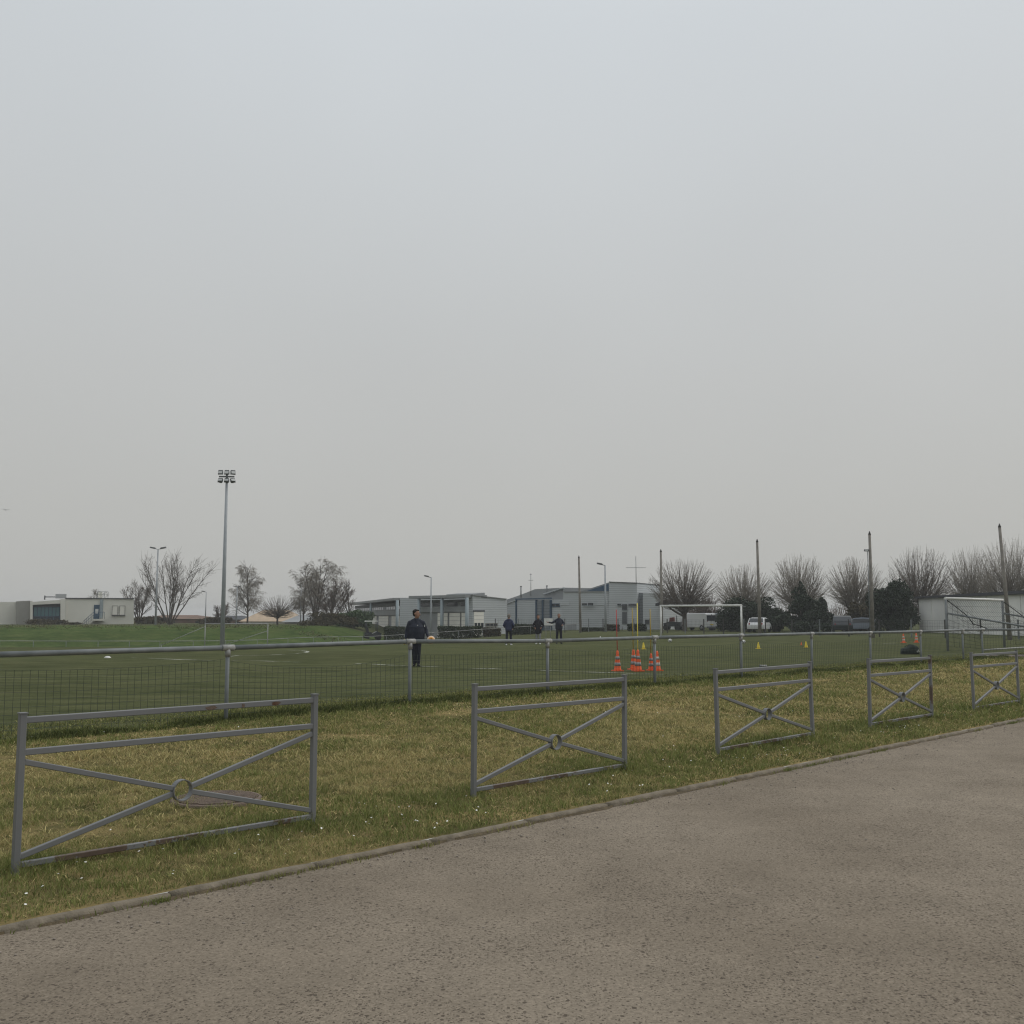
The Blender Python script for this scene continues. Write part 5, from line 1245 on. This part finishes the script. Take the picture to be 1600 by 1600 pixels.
vehicle('parked_car', 'dark hatchback seen from behind beyond the fence', 'car', 1316, 92, R(74), [(x, z * 1.12) for x, z in car_prof], 1.78, 'car_dark', [('side', [(-1.45, 1.12), (.85, 1.12), (.32, 1.5), (-1.25, 1.52)]), ('end', (1.06, 1.1), (.42, 1.56), -1), ('end', (-1.88, 1.14), (-1.48, 1.56), 1)], ((-1.3, .33), (1.3, .33)), cl_)
vehicle('parked_car', 'blue grey saloon beside the dark hatchback', 'car', 1343, 104, R(150), car_prof, 1.75, 'car_blue', cg, ((-1.3, .31), (1.3, .31)), cl_)
# small white-roofed utility vehicle by the depot
b = at(581, 990, 113); t = thing('utility_cart', 'small dark utility vehicle with a white roof beside the shrub at the depot', 'utility vehicle', (b.x, b.y, gz(b.x, b.y)), R(15))
MB().prism([(-.85, .35), (.95, .35), (.98, .75), (.5, .95), (-.1, .62), (-.85, .9)], -.6, .6).build('body', M['car_dark'], t)
MB().prism([(-.75, 2.0), (.55, 2.0), (.5, 2.1), (-.7, 2.12)], -.66, .66).build('roof', M['white'], t)
for x, y in ((-.65, -.55), (-.65, .55), (.5, -.55), (.5, .55)): MB().tube((x * 1.05, y, .7), (x, y, 2.0), .04, .04, 6).build('roof_post', M['car_dark'], t)
MB().prism([(-.5, .63), (-.05, .63), (-.08, .85), (-.36, .88), (-.48, 1.35), (-.6, 1.35)], -.5, .5).build('seat', M['black_cloth'], t)
MB().box((.93, -.45, .55), (1.0, .45, .72)).build('grille', M['white'], t)
for x in (-.62, .68):
    for s_ in (-1, 1):
        w = MB().lathe([(.18, -.11), (.28, -.11), (.3, -.07), (.3, .07), (.28, .11), (.18, .11)], (x, s_ * .55, .29), 18, 'y').build('wheel', M['tyre'], t); MB().lathe([(.17, -.02), (.1, .05)], (x, s_ * .62, .29), 12, 'y').build('rim', M['rim'], w)
# red machinery behind the goal
b = at(1051, 990, 118); t = thing('roller_machine', 'dark red site machine parked behind the left goalpost', 'machine', (b.x, b.y, 0), R(160))
MB().prism([(-1.0, .45), (.9, .45), (.95, .8), (.3, 1.0), (-1.0, .95)], -.5, .5).build('body', M['car_dark'], t)
MB().prism([(-.25, 1.01), (.3, 1.01), (.25, 1.45), (-.2, 1.5)], -.4, .4).build('engine_cover', M['car_red'], t)
MB().tube((-.5, 0, .95), (-.5, 0, 1.7), .05, .05, 8).build('exhaust', M['car_dark'], t)
for x in (-.65, .65):
    for s_ in (-1, 1): MB().lathe([(.2, -.1), (.33, -.1), (.35, 0), (.33, .1), (.2, .1)], (x, s_ * .5, .34), 16, 'y').build('wheel', M['tyre'], t)

# ------------------------------------------------------------------ people
def soft(mb, name, m, parent, vox=.016, it=3):
    o = mb.build(name, m, parent); md = o.modifiers.new('skin', 'REMESH'); md.mode = 'VOXEL'; md.voxel_size = vox; md.use_smooth_shade = True
    s_ = o.modifiers.new('soften', 'SMOOTH'); s_.factor = .5; s_.iterations = it; return o
def chain(mb, pts):                           # (point, radius) chain of tapered links with ball joints
    for (p, r), (q, s_) in zip(pts, pts[1:]): mb.tube(p, q, r, s_, 10); mb.ball(q, s_ * 1.01, n=10, k=7)
    mb.ball(pts[0][0], pts[0][1], n=10, k=7)
def hand(mb, w, d, k=1.0, curl=.6, side=1):   # palm and five bent fingers
    w = Vector(w); d = Vector(d).normalized(); x = Vector((0, 1, 0)).cross(d); x = (x if x.length > .1 else Vector((1, 0, 0))).normalized(); n = d.cross(x)
    c = w + d * .045 * k; chain(mb, [(w, .026 * k), (c, .030 * k), (w + d * .085 * k, .028 * k)])
    for i, (off, l) in enumerate(((-.028, .07), (-.010, .08), (.010, .075), (.028, .06))):
        a = w + d * .095 * k + n * off * k; b = a + d * l * .5 * k; e = b + (d * (1 - curl) + x * side * curl).normalized() * l * .5 * k
        chain(mb, [(a, .0095 * k), (b, .009 * k), (e, .0075 * k)])
    a = w + d * .035 * k - n * .028 * k; b = a + (d * .6 - n * .6 + x * side * .3).normalized() * .04 * k; chain(mb, [(a, .012 * k), (b, .010 * k), (b + (d + x * side * .4).normalized() * .03 * k, .008 * k)])
def person(label, loc, rz, H, arms, feet, head_yaw, cloth, trouser, shoe, hair, stout=1.0, hem=.80, group='men standing on the pitch'):
    t = thing('person', label, 'person', loc, rz, group); k = H / 1.78; V = lambda x, y, z: Vector((x, y, z)) * k
    # head faces -y before the yaw
    hm = Matrix.Translation(V(0, -.01, 1.665)) @ Matrix.Rotation(head_yaw, 4, 'Z') @ Matrix.Scale(1.1, 4)
    def hv(mb): mb.v = [tuple(hm @ (Vector(p) * k)) for p in mb.v]; return mb
    h = MB(); h.ball((0, .012, .025), .077, .096, .098, 16, 12); h.loft([((0, -.035, -.125), .030, .032), ((0, -.03, -.105), .048, .05), ((0, -.022, -.06), .062, .072), ((0, -.008, -.01), .070, .085)], 14)
    h.loft([((0, -.098, -.045), .017, .018), ((0, -.108, -.035), .018, .020), ((0, -.09, .02), .010, .012)], 8)     # nose
    for s_ in (-1, 1): h.ball((s_ * .078, .012, -.012), .012, .022, .032, 8, 6); h.ball((s_ * .032, -.082, .004), .017, .012, .011, 8, 6)
    h.ball((0, -.088, -.078), .026, .012, .008, 8, 5)
    hv(h)
    h.tube(V(0, .015, 1.44), V(0, .0, 1.585), .060 * k, .056 * k, 12)
    legs = []
    for s_, (fx, fy) in zip((-1, 1), feet):
        hip = V(s_ * .09, 0, .92); an = V(fx, fy, .09); kn = hip.lerp(an, .5) + V(0, -.03, .02); legs.append((hip, kn, an))
        chain(h, [(hip, .08 * k), (kn, .052 * k), (an, .036 * k)])
    h.loft([(V(0, 0, .86), .14 * k, .10 * k), (V(0, 0, 1.0), .145 * k, .10 * k), (V(0, 0, 1.2), .15 * k, .105 * k), (V(0, 0, 1.36), .13 * k, .08 * k), (V(0, .01, 1.44), .06 * k, .06 * k)], 14)
    ar = []
    for s_, (el, wr) in zip((-1, 1), arms):
        sh = V(s_ * .178 * (1 + .35 * (stout - 1)), .01, 1.365); el = V(*el); wr = V(*wr); ar.append((sh, el, wr)); chain(h, [(sh, .045 * k), (el, .036 * k), (wr, .028 * k)])
        hand(h, wr, wr - el, k * 1.05, .7, -s_)
    body = soft(h, 'body', M['skin'], t, .010, 2)
    ha = MB(); ha.ball((0, .032, .055), .081, .090, .082, 16, 12); ha.ball((0, .058, .0), .074, .058, .085, 12, 8); ha.ball((0, -.03, .098), .055, .05, .03, 10, 7)
    vs = ha.v; hv(ha); soft(ha, 'hair', M[hair], t, .010, 2)
    e = MB()
    for s_ in (-1, 1): e.ball((s_ * .031, -.094, .003), .0085, .006, .0055, 8, 5); e.bar((s_ * .016, -.097, .024), (s_ * .048, -.090, .024), .006, .008)
    hv(e); e.build('eyes', M['hair'], t)
    j = MB(); S1 = stout
    j.loft([(V(0, .0, hem), .185 * k * S1, .135 * k * S1 ** .7), (V(0, 0, hem + .1), .195 * k * S1, .15 * k * S1 ** .7), (V(0, -.01, 1.10), .195 * k * S1, .15 * k * S1 ** .7), (V(0, -.005, 1.25), .195 * k * S1 ** .8, .142 * k * S1 ** .7),
            (V(0, .005, 1.35), .175 * k * S1 ** .6, .125 * k), (V(0, .01, 1.44), .11 * k, .10 * k), (V(0, .012, 1.52), .082 * k, .078 * k)], 18)
    for sh, el, wr in ar: chain(j, [(sh, .078 * k * S1 ** .5), (el, .060 * k), (wr.lerp(el, .06), .044 * k)])
    for s_ in (-1, 1): chain(j, [(V(s_ * .045, .012, 1.475), .062 * k), (V(s_ * .115, .012, 1.425), .072 * k), (V(s_ * .175, .01, 1.37), .076 * k)])
    chain(j, [(V(-.07, .07, 1.47), .045 * k), (V(0, .095, 1.475), .05 * k), (V(.07, .07, 1.47), .045 * k)])     # hood roll
    jk = soft(j, 'jacket', M[cloth], t, .014, 3)
    tr = MB()
    for hip, kn, an in legs: chain(tr, [(hip, .098 * k), (kn, .074 * k), (an + V(0, 0, .02), .062 * k)])
    tr.loft([(V(0, 0, .80), .16 * k, .115 * k), (V(0, 0, .98), .165 * k, .12 * k)], 14)
    soft(tr, 'trousers', M[trouser], t, .014, 2)
    for (hip, kn, an), s_ in zip(legs, (-1, 1)):
        s = MB(); a = Vector((an.x, an.y, 0)); out = s_ * .25
        for u, r_, z_ in ((.055, .040, .045), (0, .042, .055), (-.07, .046, .045), (-.14, .044, .036), (-.185, .034, .030)): s.ball((a.x + out * -u * .6 * k, a.y + u * k, z_ * k), r_ * k, .055 * k, z_ * k, 10, 7)
        s.tube(an + V(0, .005, -.04), an + V(0, .005, .04), .046 * k, .050 * k, 10)
        soft(s, 'shoe', M[shoe], t, .010, 2)
    return t, k
p = gp(650, 1041); p.z = gz(p.x, p.y)
t1, k1 = person('stocky man in a dark navy jacket carrying small cones, standing near the fence', p, R(8), 1.80,
            [((-.31, .03, 1.11), (-.335, -.06, .86)), ((.32, .02, 1.12), (.37, -.15, .93))], [(-.05, .06), (.07, -.02)], R(68), 'navy', 'trouser', 'shoe', 'hair', 1.38, .79)
# badge and sleeve mark on his jacket
MB().bar((.02, -.168, 1.30), (.045, -.164, 1.325), .02, .012).build('badge', M['white'], t1); MB().bar((.262, -.07, 1.26), (.268, -.068, 1.33), .02, .03).build('sleeve_mark', M['white'], t1)
def held(loc, label, m_, n, r, tilt):
    q = thing('cone_stack', label, 'marker cones', loc, 0, None); q.rotation_euler = tilt
    for i in range(n): MB().lathe([(r, .0), (r, .008), (r * .72, .05), (r * .34, .06), (r * .32, .052), (r * .68, .042), (r * .9, .004)], (0, 0, i * .016), 22).build('disc', M[m_], q)
mw = Matrix.Translation(p) @ Matrix.Rotation(R(8), 4, 'Z')
held(mw @ Vector((.46, -.235, .84)), 'stack of amber and peach dome discs held in one hand of the stocky man', 'peach', 4, .135, (R(80), 0, R(10)))
for o_ in [x for x in bpy.data.objects if x.parent and x.parent.name.startswith('cone_stack')][-2:]: o_.data.materials[0] = M['amber']; o_.scale = (.72, .72, 1)
held(mw @ Vector((-.375, -.10, .775)), 'small stack of pale yellow discs held low by the stocky man', 'yellow', 3, .085, (R(60), R(15), 0))
p = gp(795, 1007); p.z = gz(p.x, p.y)
person('man in a blue jacket and white shoes walking with his back turned', p, R(172), 1.76, [((-.29, .06, 1.15), (-.22, -.10, 1.0)), ((.29, .06, 1.15), (.22, -.10, 1.0))], [(-.11, -.16), (.12, .14)], R(0), 'navy_blue', 'trouser', 'shoe_white', 'hair_grey', 1.08, .84)
p = gp(841, 1005); p.z = gz(p.x, p.y)
person('man in a long black coat and grey trousers with hands in pockets', p, R(-6), 1.74, [((-.32, .05, 1.14), (-.21, -.10, 1.02)), ((.32, .05, 1.14), (.21, -.10, 1.02))], [(-.10, 0), (.10, -.05)], R(10), 'black_cloth', 'grey_trouser', 'shoe_white', 'hair', 1.02, .62)
p = gp(873.5, 1005); p.z = gz(p.x, p.y)
person('man in dark tracksuit stretching one arm out towards the white board', p, R(4), 1.80, [((-.42, -.05, 1.24), (-.62, -.12, 1.27)), ((.30, .02, 1.18), (.20, -.18, 1.12))], [(-.14, -.02), (.13, 0)], R(5), 'navy', 'trouser', 'shoe', 'hair_grey', 1.12, .86)
p = gp(857, 1003); p.z = gz(p.x, p.y)
t = thing('easel_board', 'white board on thin pale legs between the two men', 'board', p, R(-5))
zb, zt = at(856, 977, p.y).z - p.z, at(856, 966, p.y).z - p.z
MB().box((-.27, -.02, zb), (.27, .02, zt)).build('panel', M['white'], t); MB().box((-.30, -.03, zb - .04), (.30, .03, zb - .002)).build('tray', M['galv_light'], t)
for x in (-.16, .12): MB().tube((x, .03, 0), (x, .03, zt), .018, .018, 6).build('leg', M['galv_light'], t)
# bird
b = at(9, 797, 60); t = thing('bird', 'tiny dark bird gliding alone in the grey sky', 'bird', b, .6)
MB().loft([((0, 0, -.02), .02, .09), ((0, 0, 0), .03, .12), ((0, -.01, .025), .018, .08)], 8).build('body', M['bird'], t)
for s_ in (-1, 1):
    mb = MB(); mb.add([(s_*.02, -.05, .02), (s_*.02, .04, .02), (s_*.14, -.01, .06), (s_*.14, -.06, .065), (s_*.24, .03, .03), (s_*.02, -.05, .01), (s_*.02, .04, .01), (s_*.14, -.01, .052), (s_*.14, -.06, .055)], [(0, 1, 2, 3), (3, 2, 4), (5, 8, 7, 6), (8, 4, 7)]); mb.build('wing', M['bird'], t)

# ------------------------------------------------------------------ the hazy air
hz = MB().box((-2000, -950, -4.2), (1000, 2050, 16)).build('haze', M['bird']); tag(hz, kind='stuff')
hm_ = bpy.data.materials.new('hazy air'); hm_.use_nodes = True; hm_.node_tree.nodes.clear()
ho = hm_.node_tree.nodes.new('ShaderNodeOutputMaterial'); hv_ = hm_.node_tree.nodes.new('ShaderNodeVolumePrincipled')
hv_.inputs['Color'].default_value = (.93, .94, .95, 1); hv_.inputs['Density'].default_value = .0006
hm_.node_tree.links.new(hv_.outputs[0], ho.inputs['Volume']); hz.data.materials[0] = hm_
